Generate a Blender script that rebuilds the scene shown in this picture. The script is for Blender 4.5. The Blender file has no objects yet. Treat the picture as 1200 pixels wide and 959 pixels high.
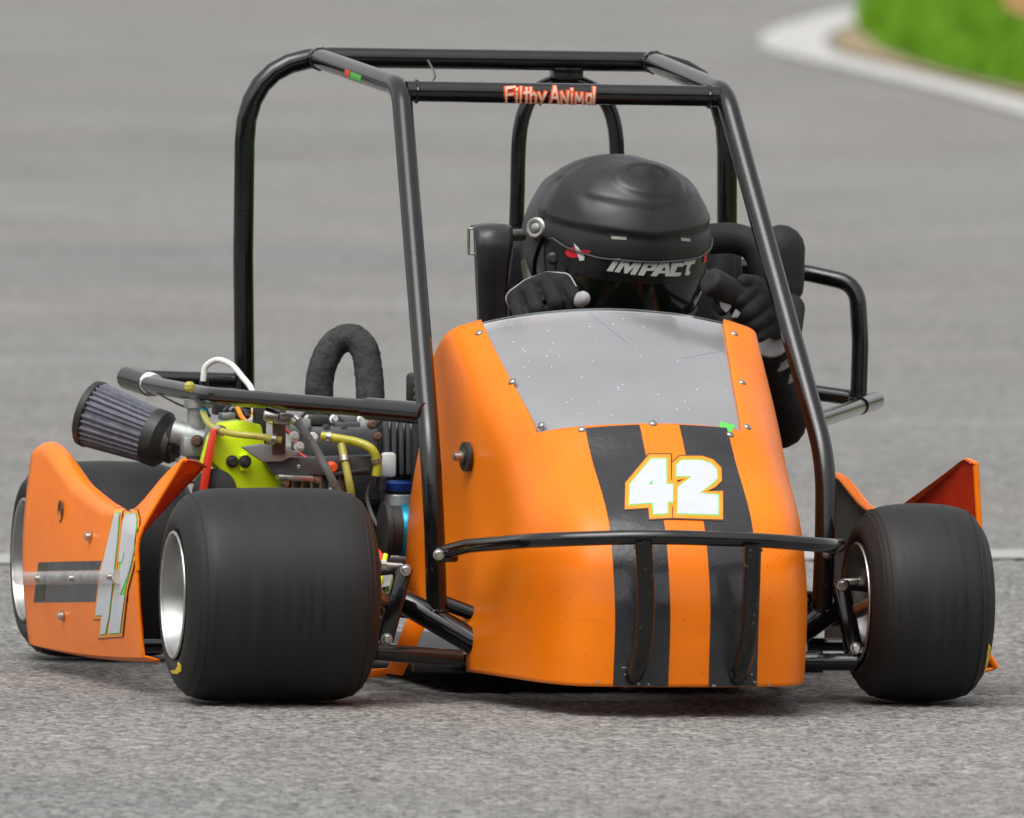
import bpy, bmesh, math, random
import numpy as np
from mathutils import Vector, Matrix
from mathutils.bvhtree import BVHTree
from mathutils.geometry import tessellate_polygon
random.seed(7); RNG = np.random.default_rng(7)
SC = bpy.context.scene
COL = SC.collection
R_ = math.radians

# ------------------------------------------------------------------ camera
FPX = 21930.0                                   # focal length in photograph pixels
CAM = Vector((0.0, -25.0, 1.45))
CAM_M = Matrix.Rotation(math.pi/2 - R_(2.43), 3, 'X') @ Matrix.Rotation(R_(0.7), 3, 'Z')
cd = bpy.data.cameras.new('camera'); cam = bpy.data.objects.new('camera', cd); COL.objects.link(cam)
cd.sensor_fit = 'HORIZONTAL'; cd.sensor_width = 36.0; cd.lens = 36.0*FPX/1200.0
cd.clip_start = 0.5; cd.clip_end = 1500
cam.matrix_world = Matrix.Translation(CAM) @ CAM_M.to_4x4()
cd.dof.use_dof = True; cd.dof.focus_distance = 24.95
cd.dof.aperture_fstop = 15.0
SC.camera = cam

# ------------------------------------------------------------------ light
SUN_EL, SUN_AZ = 62.0, 205.0                     # degrees; azimuth clockwise from +Y
w = bpy.data.worlds.new('World'); SC.world = w; w.use_nodes = True
nt = w.node_tree; bg = nt.nodes['Background']
sky = nt.nodes.new('ShaderNodeTexSky'); sky.sky_type = 'NISHITA'; sky.sun_disc = False
sky.sun_elevation = R_(SUN_EL); sky.sun_rotation = R_(SUN_AZ)
sky.air_density = 1.6; sky.dust_density = 5.0; sky.ozone_density = 0.6
hs = nt.nodes.new('ShaderNodeHueSaturation'); hs.inputs['Saturation'].default_value = 0.10
nt.links.new(sky.outputs[0], hs.inputs['Color']); nt.links.new(hs.outputs[0], bg.inputs['Color'])
bg.inputs['Strength'].default_value = 0.15
sd = bpy.data.lights.new('sun', 'SUN'); so = bpy.data.objects.new('sun', sd); COL.objects.link(so)
sd.energy = 0.7; sd.angle = R_(50); sd.color = (1.0, 0.975, 0.94)
_az, _el = R_(SUN_AZ), R_(SUN_EL)
_dir = Vector((math.sin(_az)*math.cos(_el), math.cos(_az)*math.cos(_el), math.sin(_el)))
so.rotation_euler = _dir.to_track_quat('Z', 'Y').to_euler()
so.location = (0, 0, 10)
SC.view_settings.view_transform = 'Standard'; SC.view_settings.look = 'None'
SC.view_settings.gamma = 1.0; SC.view_settings.exposure = 0.38
SC.render.engine = 'CYCLES'; SC.cycles.max_bounces = 8; SC.cycles.transparent_max_bounces = 12

# ------------------------------------------------------------------ pixel -> place
def ray(px, py):
    return (CAM_M @ Vector(((px-600)/FPX, -(py-479.5)/FPX, -1.0))).normalized()
def ground_at(px, py, z=0.0):
    d = ray(px, py); return CAM + d*((z-CAM.z)/d.z)
KO = ground_at(746, 822); KYAW = R_(12)
KM = Matrix.Translation(KO) @ Matrix.Rotation(KYAW, 4, 'Z'); KI = KM.inverted()
CK = KI @ CAM
def dk(px, py): return (KI.to_3x3() @ ray(px, py)).normalized()
def P(px, py, Y):                                # point of the kart at station Y (metres behind front axle)
    d = dk(px, py); return CK + d*((Y-CK.y)/d.y)
def PL(pts, Y=None):
    return [P(p[0], p[1], p[2] if len(p) > 2 else Y) for p in pts]

# ------------------------------------------------------------------ materials
def mat(name, color, rough=0.5, metal=0.0, spec=0.5, noise=None, bump=None, coat=0.0, wear=None, trans=None, speck=None, scuff=None):
    m = bpy.data.materials.new(name); m.use_nodes = True
    t = m.node_tree; b = t.nodes['Principled BSDF']; L = t.links.new
    b.inputs['Base Color'].default_value = (*color, 1); b.inputs['Roughness'].default_value = rough
    b.inputs['Metallic'].default_value = metal; b.inputs['Specular IOR Level'].default_value = spec
    b.inputs['Coat Weight'].default_value = coat; b.inputs['Coat Roughness'].default_value = 0.12
    tc = t.nodes.new('ShaderNodeTexCoord'); co = tc.outputs['Object']
    cur = None
    def mixc(fac, a, bcol):
        n = t.nodes.new('ShaderNodeMix'); n.data_type = 'RGBA'
        if fac is not None: L(fac, n.inputs['Factor'])
        if hasattr(a, 'is_output'): L(a, n.inputs['A'])
        else: n.inputs['A'].default_value = (*a, 1)
        if hasattr(bcol, 'is_output'): L(bcol, n.inputs['B'])
        else: n.inputs['B'].default_value = (*bcol, 1)
        return n.outputs['Result']
    def noise_tex(scale, detail=3, rough_=0.6):
        n = t.nodes.new('ShaderNodeTexNoise'); n.inputs['Scale'].default_value = scale
        n.inputs['Detail'].default_value = detail; n.inputs['Roughness'].default_value = rough_
        L(co, n.inputs['Vector']); return n.outputs['Fac']
    def ramp(x, lo, hi):
        n = t.nodes.new('ShaderNodeMapRange'); n.inputs['From Min'].default_value = lo; n.inputs['From Max'].default_value = hi
        L(x, n.inputs['Value']); return n.outputs['Result']
    if noise:                                    # (scale, other colour)
        cur = mixc(ramp(noise_tex(noise[0]), 0.35, 0.68), color, noise[1])
    if wear:                                     # (scale, lo, hi, colour, roughness)
        f = ramp(noise_tex(wear[0], 6, 0.7), wear[1], wear[2])
        cur = mixc(f, cur if cur is not None else color, wear[3])
        mr = t.nodes.new('ShaderNodeMapRange'); L(f, mr.inputs['Value'])
        mr.inputs['To Min'].default_value = rough; mr.inputs['To Max'].default_value = wear[4]
        L(mr.outputs['Result'], b.inputs['Roughness'])
    if scuff:                                    # thin smears and rubbed patches
        mp = t.nodes.new('ShaderNodeMapping'); mp.inputs['Scale'].default_value = (6, 22, 60); mp.inputs['Rotation'].default_value = (.3, .2, .5); L(co, mp.inputs['Vector'])
        ns = t.nodes.new('ShaderNodeTexNoise'); ns.inputs['Scale'].default_value = 1.0; ns.inputs['Detail'].default_value = 7; ns.inputs['Roughness'].default_value = .72; L(mp.outputs[0], ns.inputs['Vector'])
        fs = t.nodes.new('ShaderNodeMapRange'); fs.inputs['From Min'].default_value = .60; fs.inputs['From Max'].default_value = .80; fs.inputs['To Max'].default_value = .55; L(ns.outputs['Fac'], fs.inputs['Value'])
        cur = mixc(fs.outputs[0], cur if cur is not None else color, scuff)
    if speck:                                    # (scale, radius, colour): droplets and flecks
        v = t.nodes.new('ShaderNodeTexVoronoi'); v.inputs['Scale'].default_value = speck[0]; L(co, v.inputs['Vector'])
        f1 = ramp(v.outputs['Distance'], speck[1], speck[1]*0.6)
        pk = t.nodes.new('ShaderNodeSeparateColor'); L(v.outputs['Color'], pk.inputs['Color'])
        f2 = ramp(pk.outputs['Red'], speck[3], speck[3]+0.02)
        mm = t.nodes.new('ShaderNodeMath'); mm.operation = 'MULTIPLY'; L(f1, mm.inputs[0]); L(f2, mm.inputs[1])
        cur = mixc(mm.outputs[0], cur if cur is not None else color, speck[2])
    if cur is not None: L(cur, b.inputs['Base Color'])
    if bump:                                     # (scale, distance)
        bn = t.nodes.new('ShaderNodeBump'); bn.inputs['Distance'].default_value = bump[1]; bn.inputs['Strength'].default_value = 1.0
        L(noise_tex(bump[0], 3), bn.inputs['Height']); L(bn.outputs['Normal'], b.inputs['Normal'])
    if not wear:
        f = noise_tex(23.0, 4)
        mr = t.nodes.new('ShaderNodeMapRange'); L(f, mr.inputs['Value'])
        mr.inputs['To Min'].default_value = max(0.03, rough-0.07); mr.inputs['To Max'].default_value = min(1, rough+0.07)
        L(mr.outputs['Result'], b.inputs['Roughness'])
    if trans is not None: b.inputs['Transmission Weight'].default_value = trans
    return m
M = {}
M['orange'] = mat('orange_plastic', (0.95, 0.215, 0.002), 0.36, spec=0.32, noise=(7, (0.88, 0.185, 0.003)), bump=(9, 0.0011), speck=(110, 0.13, (0.25, 0.05, 0.01), 0.84), scuff=(0.50, 0.10, 0.012))
M['orange_shaded'] = mat('shaded_red_orange_inner', (0.60, 0.040, 0.006), 0.16, spec=0.5, noise=(25, (0.46, 0.026, 0.004)))  # darker red copy of the orange, shade of the inner side put into the colour
M['road_sheen'] = mat('grey_road_reflection', (0.24, 0.225, 0.205), 0.3, spec=0.5, noise=(14, (0.18, 0.165, 0.15)))  # grey of the road mirrored in the inner face, put into its colour
M['vinyl'] = mat('black_vinyl', (0.022, 0.022, 0.025), 0.24, spec=0.5, noise=(30, (0.030, 0.030, 0.034)), bump=(26, 0.0016), speck=(95, 0.16, (0.005, 0.005, 0.006), 0.72))
M['tube'] = mat('black_powder_coat', (0.004, 0.004, 0.0045), 0.12, spec=0.6, noise=(40, (0.008, 0.008, 0.009)), bump=(180, 0.00012))
M['worn'] = mat('scuffed_black_paint', (0.005, 0.005, 0.005), 0.14, wear=(85, 0.61, 0.76, (0.26, 0.19, 0.15), 0.5), bump=(120, 0.0002))
M['rubber'] = mat('slick_rubber', (0.018, 0.018, 0.018), 0.62, spec=0.35, noise=(16, (0.026, 0.025, 0.024)), bump=(300, 0.00015))
def band_rubber(m):
    t = m.node_tree; b = t.nodes['Principled BSDF']; L = t.links.new
    tc = t.nodes.new('ShaderNodeTexCoord'); mp = t.nodes.new('ShaderNodeMapping'); mp.inputs['Scale'].default_value = (70, 1.2, 1.2)
    n = t.nodes.new('ShaderNodeTexNoise'); n.inputs['Scale'].default_value = 1.0; n.inputs['Detail'].default_value = 4; n.inputs['Roughness'].default_value = .65
    L(tc.outputs['Object'], mp.inputs['Vector']); L(mp.outputs[0], n.inputs['Vector'])
    cr_ = t.nodes.new('ShaderNodeValToRGB'); e = cr_.color_ramp.elements
    e[0].position = .3; e[0].color = (.009, .009, .0095, 1); e[1].position = .75; e[1].color = (.021, .020, .019, 1)
    L(n.outputs['Fac'], cr_.inputs[0]); L(cr_.outputs[0], b.inputs['Base Color'])
    r = t.nodes.new('ShaderNodeMapRange'); L(n.outputs['Fac'], r.inputs['Value']); r.inputs['From Min'].default_value = .3; r.inputs['From Max'].default_value = .7
    r.inputs['To Min'].default_value = .48; r.inputs['To Max'].default_value = .66; L(r.outputs[0], b.inputs['Roughness'])
band_rubber(M['rubber'])
M['alu'] = mat('spun_aluminium', (0.42, 0.42, 0.415), 0.38, metal=1.0, noise=(9, (0.33, 0.33, 0.33)))
M['steel'] = mat('zinc_steel', (0.62, 0.61, 0.58), 0.35, metal=1.0, noise=(60, (0.40, 0.38, 0.34)))
M['cast'] = mat('cast_alloy', (0.42, 0.44, 0.43), 0.5, metal=0.7, noise=(70, (0.28, 0.30, 0.29)), bump=(160, 0.0004))
M['bowl'] = mat('dull_carburettor_bowl', (0.45, 0.43, 0.37), 0.5, metal=0.6, noise=(60, (0.34, 0.31, 0.25)))
M['dark'] = mat('dark_engine_paint', (0.020, 0.020, 0.022), 0.5, noise=(60, (0.035, 0.034, 0.033)))
M['grey'] = mat('grey_painted_steel', (0.085, 0.088, 0.095), 0.42, noise=(40, (0.06, 0.062, 0.068)))
M['silver'] = mat('silver_box', (0.42, 0.43, 0.44), 0.4, metal=0.4, noise=(40, (0.35, 0.36, 0.37)))
M['neon'] = mat('fluorescent_yellow_paint', (0.74, 0.96, 0.008), 0.38, noise=(30, (0.68, 0.92, 0.008)))
M['red'] = mat('red_plastic', (0.70, 0.035, 0.012), 0.4, noise=(40, (0.6, 0.03, 0.01)))
M['yhose'] = mat('yellow_fuel_hose', (0.62, 0.58, 0.035), 0.3, noise=(50, (0.55, 0.50, 0.05)), trans=0.25)
M['ahose'] = mat('amber_fuel_hose', (0.62, 0.58, 0.12), 0.25, noise=(50, (0.55, 0.48, 0.08)), trans=0.35)
M['ghose'] = mat('braided_grey_hose', (0.20, 0.20, 0.19), 0.45, noise=(200, (0.11, 0.11, 0.11)))
M['white'] = mat('white_plastic', (0.74, 0.74, 0.72), 0.4, noise=(40, (0.66, 0.66, 0.63)))
M['wrap'] = mat('black_exhaust_wrap', (0.030, 0.030, 0.031), 0.72, spec=0.3, noise=(70, (0.055, 0.054, 0.053)), bump=(38, 0.006))
M['blue'] = mat('blue_anodised', (0.010, 0.035, 0.20), 0.3, metal=0.6, noise=(40, (0.012, 0.05, 0.26)))
M['cyan'] = mat('turquoise_anodised', (0.01, 0.22, 0.36), 0.3, metal=0.6, noise=(40, (0.01, 0.28, 0.42)))
M['brown'] = mat('rusty_bracket', (0.075, 0.045, 0.035), 0.6, noise=(60, (0.12, 0.06, 0.04)))
M['filter'] = mat('blue_black_filter_gauze', (0.085, 0.088, 0.115), 0.55, noise=(120, (0.14, 0.145, 0.175)), bump=(500, 0.0004))
M['frubber'] = mat('filter_end_rubber', (0.014, 0.014, 0.015), 0.5, noise=(60, (0.022, 0.022, 0.023)))
M['shell'] = mat('matte_black_helmet', (0.009, 0.0095, 0.011), 0.36, spec=0.5, noise=(12, (0.012, 0.012, 0.014)), speck=(190, 0.12, (0.003, 0.003, 0.003), 0.9))
M['visor'] = mat('dark_visor', (0.004, 0.006, 0.004), 0.10, spec=0.6, noise=(9, (0.005, 0.008, 0.005)))
M['strip'] = mat('black_visor_strip', (0.006, 0.007, 0.006), 0.28, noise=(30, (0.008, 0.009, 0.008)))
M['suit'] = mat('black_race_suit', (0.009, 0.009, 0.010), 0.85, spec=0.2, noise=(30, (0.016, 0.016, 0.017)), bump=(60, 0.002))
M['glove'] = mat('black_knit_glove', (0.012, 0.013, 0.014), 0.8, spec=0.25, noise=(60, (0.020, 0.021, 0.022)), bump=(330, 0.0006))
M['greyfab'] = mat('pale_grey_glove_panel', (0.42, 0.42, 0.42), 0.8, noise=(80, (0.32, 0.32, 0.33)), bump=(400, 0.0005))
M['pad'] = mat('black_foam_pad', (0.014, 0.014, 0.015), 0.65, spec=0.3, noise=(50, (0.022, 0.022, 0.022)), bump=(90, 0.0008))
M['seat'] = mat('black_seat_shell', (0.018, 0.018, 0.021), 0.32, spec=0.5, noise=(20, (0.026, 0.026, 0.030)))
M['prw'] = mat('print_white', (0.58, 0.60, 0.63), 0.4, noise=(60, (0.54, 0.56, 0.59)))
M['prg'] = mat('print_green', (0.10, 0.62, 0.08), 0.4, noise=(60, (0.12, 0.58, 0.09)))
M['pro'] = mat('print_orange', (0.88, 0.30, 0.008), 0.4, noise=(60, (0.84, 0.27, 0.008)))
M['prd'] = mat('print_dark', (0.10, 0.028, 0.012), 0.45, noise=(60, (0.08, 0.022, 0.010)))
M['olive'] = mat('print_olive', (0.045, 0.05, 0.012), 0.45, noise=(60, (0.035, 0.04, 0.012)))
M['prr'] = mat('print_red_orange', (0.85, 0.10, 0.015), 0.4, noise=(60, (0.8, 0.08, 0.012)))
M['prp'] = mat('print_peach', (0.86, 0.66, 0.55), 0.4, noise=(160, (0.85, 0.42, 0.25)))
M['logo'] = mat('print_pale_grey', (0.58, 0.60, 0.55), 0.4, noise=(60, (0.52, 0.54, 0.50)))
M['crimson'] = mat('print_crimson', (0.72, 0.012, 0.03), 0.4, noise=(60, (0.66, 0.01, 0.03)))
M['yellow'] = mat('yellow_tyre_paint', (0.78, 0.52, 0.01), 0.5, noise=(60, (0.7, 0.45, 0.01)))

def mat_perspex(name):
    m = bpy.data.materials.new(name); m.use_nodes = True
    t = m.node_tree; t.nodes.clear(); L = t.links.new
    out = t.nodes.new('ShaderNodeOutputMaterial')
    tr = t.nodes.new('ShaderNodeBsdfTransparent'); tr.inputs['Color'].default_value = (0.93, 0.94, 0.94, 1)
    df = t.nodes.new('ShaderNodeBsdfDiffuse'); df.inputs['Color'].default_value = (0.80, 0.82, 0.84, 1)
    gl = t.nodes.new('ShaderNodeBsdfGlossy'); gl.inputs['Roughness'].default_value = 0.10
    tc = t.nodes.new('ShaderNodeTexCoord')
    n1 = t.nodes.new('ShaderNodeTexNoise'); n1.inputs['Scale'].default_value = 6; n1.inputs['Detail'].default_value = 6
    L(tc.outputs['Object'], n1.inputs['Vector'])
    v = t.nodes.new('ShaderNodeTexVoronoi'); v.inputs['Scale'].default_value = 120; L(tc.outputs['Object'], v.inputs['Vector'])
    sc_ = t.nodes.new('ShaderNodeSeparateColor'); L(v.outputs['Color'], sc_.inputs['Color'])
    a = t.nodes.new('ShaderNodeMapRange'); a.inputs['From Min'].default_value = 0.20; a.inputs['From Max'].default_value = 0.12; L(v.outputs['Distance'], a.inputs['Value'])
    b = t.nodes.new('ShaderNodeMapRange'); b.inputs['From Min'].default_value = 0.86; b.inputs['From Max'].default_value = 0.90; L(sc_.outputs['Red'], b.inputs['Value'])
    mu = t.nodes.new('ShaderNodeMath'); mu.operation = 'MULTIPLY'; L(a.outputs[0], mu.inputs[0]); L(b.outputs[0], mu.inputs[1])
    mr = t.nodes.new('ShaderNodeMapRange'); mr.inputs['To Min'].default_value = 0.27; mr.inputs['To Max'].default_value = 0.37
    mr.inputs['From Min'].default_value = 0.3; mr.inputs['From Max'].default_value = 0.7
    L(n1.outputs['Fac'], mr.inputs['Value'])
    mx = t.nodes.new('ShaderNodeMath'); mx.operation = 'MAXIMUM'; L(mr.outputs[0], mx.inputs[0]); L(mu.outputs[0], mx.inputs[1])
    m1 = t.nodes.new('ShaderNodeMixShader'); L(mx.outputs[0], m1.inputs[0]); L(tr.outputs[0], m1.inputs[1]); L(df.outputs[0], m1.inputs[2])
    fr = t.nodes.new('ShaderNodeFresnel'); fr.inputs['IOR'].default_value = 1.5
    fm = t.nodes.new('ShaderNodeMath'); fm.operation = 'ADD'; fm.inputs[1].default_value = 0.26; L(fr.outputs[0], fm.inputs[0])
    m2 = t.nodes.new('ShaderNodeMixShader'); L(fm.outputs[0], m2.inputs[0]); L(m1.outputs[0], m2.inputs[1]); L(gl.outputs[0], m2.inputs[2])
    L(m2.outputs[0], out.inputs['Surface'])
    return m
M['perspex'] = mat_perspex('scratched_clear_plastic')
def mat_clear(name):
    m = bpy.data.materials.new(name); m.use_nodes = True
    t = m.node_tree; t.nodes.clear(); L = t.links.new
    out = t.nodes.new('ShaderNodeOutputMaterial')
    tr = t.nodes.new('ShaderNodeBsdfTransparent'); gl = t.nodes.new('ShaderNodeBsdfPrincipled')
    gl.inputs['Base Color'].default_value = (0.6, 0.6, 0.58, 1); gl.inputs['Roughness'].default_value = 0.15
    tc = t.nodes.new('ShaderNodeTexCoord'); n = t.nodes.new('ShaderNodeTexNoise'); n.inputs['Scale'].default_value = 40; L(tc.outputs['Object'], n.inputs['Vector'])
    mr = t.nodes.new('ShaderNodeMapRange'); mr.inputs['To Min'].default_value = 0.2; mr.inputs['To Max'].default_value = 0.75; L(n.outputs['Fac'], mr.inputs['Value'])
    mx = t.nodes.new('ShaderNodeMixShader'); L(mr.outputs[0], mx.inputs[0]); L(tr.outputs[0], mx.inputs[1]); L(gl.outputs[0], mx.inputs[2])
    L(mx.outputs[0], out.inputs['Surface']); return m
M['clear'] = mat_clear('cloudy_clear_tape')

# ------------------------------------------------------------------ mesh helpers
class MB:
    def __init__(self): self.v = []; self.f = []
    def add(self, v, f):
        o = len(self.v); self.v += [Vector(x) for x in v]; self.f += [tuple(i+o for i in q) for q in f]; return self
    def tube(self, path, r, seg=12, cap=True, closed=False, lobes=None):
        path = [Vector(p) for p in path]; n = len(path)
        rr = r if isinstance(r, (list, tuple)) else [r]*n
        T = []
        for i in range(n):
            a = path[i-1] if (i > 0 or closed) else path[0]; b = path[(i+1) % n] if (i < n-1 or closed) else path[-1]
            T.append((b-a).normalized())
        up = Vector((0, 0, 1)) if abs(T[0].z) < 0.9 else Vector((1, 0, 0))
        N = (up - T[0]*up.dot(T[0])).normalized(); V = []
        for i in range(n):
            if i: N = (N - T[i]*N.dot(T[i])).normalized()
            B = T[i].cross(N)
            for k in range(seg):
                a = 2*math.pi*k/seg; q = rr[i]*(lobes(i, a) if lobes else 1)
                V.append(path[i] + (N*math.cos(a)+B*math.sin(a))*q)
        F = []
        for i in range(n if closed else n-1):
            for k in range(seg):
                j = (i+1) % n; F.append((i*seg+k, i*seg+(k+1) % seg, j*seg+(k+1) % seg, j*seg+k))
        if cap and not closed:
            F.append(tuple(reversed(range(seg)))); F.append(tuple((n-1)*seg+k for k in range(seg)))
        return self.add(V, F)
    def lathe(self, prof, c, axis, seg=48, cap=True):       # prof: (radius, height along axis)
        c = Vector(c); axis = Vector(axis).normalized()
        u = axis.orthogonal().normalized(); w_ = axis.cross(u); V = []; F = []
        for (r, h) in prof:
            for k in range(seg):
                a = 2*math.pi*k/seg; V.append(c + axis*h + (u*math.cos(a)+w_*math.sin(a))*r)
        n = len(prof)
        for i in range(n-1):
            for k in range(seg): F.append((i*seg+k, i*seg+(k+1) % seg, (i+1)*seg+(k+1) % seg, (i+1)*seg+k))
        if cap:
            F.append(tuple(reversed(range(seg)))); F.append(tuple((n-1)*seg+k for k in range(seg)))
        return self.add(V, F)
    def box(self, c, s, rot=None, bev=0.002):
        bm = bmesh.new(); bmesh.ops.create_cube(bm, size=1.0)
        for v in bm.verts: v.co = Vector((v.co.x*s[0], v.co.y*s[1], v.co.z*s[2]))
        if bev: bmesh.ops.bevel(bm, geom=list(bm.edges), offset=min(bev, min(s)*0.45), segments=2, affect='EDGES', profile=0.5)
        m3 = rot.to_matrix() if rot is not None else Matrix.Identity(3)
        bm.verts.index_update()
        V = [m3 @ v.co + Vector(c) for v in bm.verts]; F = [[v.index for v in f.verts] for f in bm.faces]
        bm.free(); return self.add(V, F)
    def plate(self, poly, thick, bev=0.0015):                # poly: 3D points in a plane; thickness to both sides
        poly = [Vector(p) for p in poly]; n = Vector((0, 0, 0)); c = sum(poly, Vector())/len(poly)
        for i in range(len(poly)): n += (poly[i]-c).cross(poly[(i+1) % len(poly)]-c)
        n.normalize()
        bm = bmesh.new(); f = bm.faces.new([bm.verts.new(p - n*thick/2) for p in poly])
        r = bmesh.ops.extrude_face_region(bm, geom=[f])
        for v in [g for g in r['geom'] if isinstance(g, bmesh.types.BMVert)]: v.co += n*thick
        if bev: bmesh.ops.bevel(bm, geom=list(bm.edges), offset=bev, segments=2, affect='EDGES', profile=0.5, clamp_overlap=True)
        bmesh.ops.recalc_face_normals(bm, faces=bm.faces); bm.verts.index_update()
        V = [v.co.copy() for v in bm.verts]; F = [[v.index for v in q.verts] for q in bm.faces]; bm.free()
        return self.add(V, F)
    def grid(self, G, closed_u=False, skip=None):            # G[i][j]
        ni, nj = len(G), len(G[0]); V = [p for row in G for p in row]; F = []
        for i in range(ni-1):
            for j in range(nj-1 if not closed_u else nj):
                if skip and skip(i, j): continue
                k = (j+1) % nj; F.append((i*nj+j, i*nj+k, (i+1)*nj+k, (i+1)*nj+j))
        return self.add(V, F)
    def capsule(self, a, b, ra, rb, seg=10):
        a, b = Vector(a), Vector(b); d = (b-a).normalized(); path = []; rr = []
        for k in range(5):
            t = math.pi/2*(k/4); path.append(a - d*ra*math.cos(t)); rr.append(max(1e-4, ra*math.sin(t)))
        for k in range(5):
            t = math.pi/2*(k/4); path.append(b + d*rb*math.sin(t)); rr.append(max(1e-4, rb*math.cos(t)))
        return self.tube(path, rr, seg)
    def build(self, name, m, parent=None, smooth=35, solid=0.0, off=0.0, fix=False):
        me = bpy.data.meshes.new(name); me.from_pydata([tuple(v) for v in self.v], [], self.f)
        me.validate()
        if fix:
            bm = bmesh.new(); bm.from_mesh(me); bmesh.ops.remove_doubles(bm, verts=bm.verts, dist=1e-5)
            bmesh.ops.recalc_face_normals(bm, faces=bm.faces); bm.to_mesh(me); bm.free()
        if smooth:
            me.shade_smooth(); me.set_sharp_from_angle(angle=R_(smooth))
        o = bpy.data.objects.new(name, me); COL.objects.link(o)
        if m: me.materials.append(M[m] if isinstance(m, str) else m)
        if solid:
            s = o.modifiers.new('solidify', 'SOLIDIFY'); s.thickness = solid; s.offset = off
        attach(o, parent); return o
def attach(o, parent):
    if parent is not None:
        o.parent = parent
        if parent.type == 'EMPTY' and 'shift' in parent.keys():
            o.location = -Vector(parent['shift'])
def tag(o, label=None, cat=None, kind=None, group=None):
    if label: o['label'] = label
    if cat: o['category'] = cat
    if kind: o['kind'] = kind
    if group: o['group'] = group
    return o
def cr(pts, n):                                  # centripetal Catmull-Rom through points, n samples per span
    p = [np.array(x, float) for x in pts]; p = [2*p[0]-p[1]] + p + [2*p[-1]-p[-2]]; out = []
    for i in range(1, len(p)-2):
        a, b, c, d = p[i-1:i+3]
        t0 = 0; t1 = t0+max(1e-6, np.linalg.norm(b-a)**.5); t2 = t1+max(1e-6, np.linalg.norm(c-b)**.5); t3 = t2+max(1e-6, np.linalg.norm(d-c)**.5)
        for k in range(n):
            t = t1+(t2-t1)*k/n
            A1 = (t1-t)/(t1-t0)*a+(t-t0)/(t1-t0)*b; A2 = (t2-t)/(t2-t1)*b+(t-t1)/(t2-t1)*c; A3 = (t3-t)/(t3-t2)*c+(t-t2)/(t3-t2)*d
            B1 = (t2-t)/(t2-t0)*A1+(t-t0)/(t2-t0)*A2; B2 = (t3-t)/(t3-t1)*A2+(t-t1)/(t3-t1)*A3
            out.append((t2-t)/(t2-t1)*B1+(t-t1)/(t2-t1)*B2)
    out.append(p[-2]); return out
def smoothpath(pts, n=6): return [Vector(x) for x in cr([tuple(p) for p in pts], n)]
def fillet(pts, rad, n=7):                       # straight tube with bent corners
    pts = [Vector(p) for p in pts]; out = [pts[0]]
    for i in range(1, len(pts)-1):
        a, b, c = pts[i-1], pts[i], pts[i+1]; r = rad[i-1] if isinstance(rad, (list, tuple)) else rad
        u = (a-b).normalized(); v = (c-b).normalized(); r = min(r, (a-b).length*.49, (c-b).length*.49)
        for k in range(n+1):
            t = k/n; out.append((b+u*r)*(1-t)**2 + b*2*t*(1-t) + (b+v*r)*t*t)
    out.append(pts[-1]); return out
def bvh_of(objs):
    V = []; F = []
    for o in objs:
        b = len(V); V += [v.co.copy() for v in o.data.vertices]; F += [tuple(i+b for i in p.vertices) for p in o.data.polygons]
    return BVHTree.FromPolygons(V, F)
def offset_poly(poly, d, mit=1.6):
    n = len(poly); area = sum(poly[i][0]*poly[(i+1) % n][1]-poly[(i+1) % n][0]*poly[i][1] for i in range(n))
    s = 1 if area > 0 else -1; out = []
    for i in range(n):
        a, b, c = [Vector(poly[(i+k) % n]) for k in (-1, 0, 1)]
        e1 = (b-a).normalized(); e2 = (c-b).normalized()
        n1 = Vector((e1.y, -e1.x))*s; n2 = Vector((e2.y, -e2.x))*s
        m = n1+n2
        if m.length < 0.2: m = n1.copy()
        m.normalize(); k = min(mit, 1/max(0.3, m.dot(n1)))
        out.append(tuple(b+m*d*k))
    return out
def decal(name, polys, bvh, lift, m, parent, step=4.0, flip=False):
    """flat print laid on a real surface; outlines come in photo pixels, depth from the surface they lie on"""
    bm = bmesh.new()
    for li, (outer, holes) in enumerate(polys):
        loops = [[Vector((x, y, li*0.02)) for x, y in outer]] + [[Vector((x, y, li*0.02)) for x, y in h] for h in holes]
        flat = [p for l in loops for p in l]
        vs = [bm.verts.new(p) for p in flat]
        for tri in tessellate_polygon(loops):
            try: bm.faces.new([vs[i] for i in tri])
            except ValueError: pass
    xs = [v.co.x for v in bm.verts]; ys = [v.co.y for v in bm.verts]
    for ax, lo, hi in ((0, min(xs), max(xs)), (1, min(ys), max(ys))):
        q = lo+step
        while q < hi:
            co = Vector((q, 0, 0)) if ax == 0 else Vector((0, q, 0)); no = Vector((1, 0, 0)) if ax == 0 else Vector((0, 1, 0))
            bmesh.ops.bisect_plane(bm, geom=list(bm.verts)+list(bm.edges)+list(bm.faces), plane_co=co, plane_no=no)
            q += step
    for v in bm.verts:
        d = dk(v.co.x, v.co.y); ex = v.co.z*0.0015
        h = bvh.ray_cast(CK, d)
        if h[0] is None:
            # just past an edge: nearest point of the surface
            best = min((bvh.find_nearest(CK + d*(24.4+.02*q_)) for q_ in range(120)), key=lambda b_: b_[3]); v.co = best[0]+(CK-best[0]).normalized()*lift; continue
        nrm = h[1] if h[1].dot(d) < 0 else -h[1]
        v.co = h[0] + nrm*(lift+ex)
    bmesh.ops.recalc_face_normals(bm, faces=bm.faces)
    me = bpy.data.meshes.new(name); bm.to_mesh(me); bm.free(); me.shade_smooth()
    me.materials.append(M[m]); o = bpy.data.objects.new(name, me); COL.objects.link(o); attach(o, parent); return o
def bolt(parent, c, axis, r=0.006, h=0.005, name='bolt', m='steel'):
    c = Vector(c); a = Vector(axis).normalized()
    mb = MB().lathe([(r*1.45, 0), (r*1.45, h*.25), (r*1.02, h*.3), (r, h*.9), (r*.8, h)], c, a, 12)
    return mb.build(name, m, parent, 30)

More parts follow.
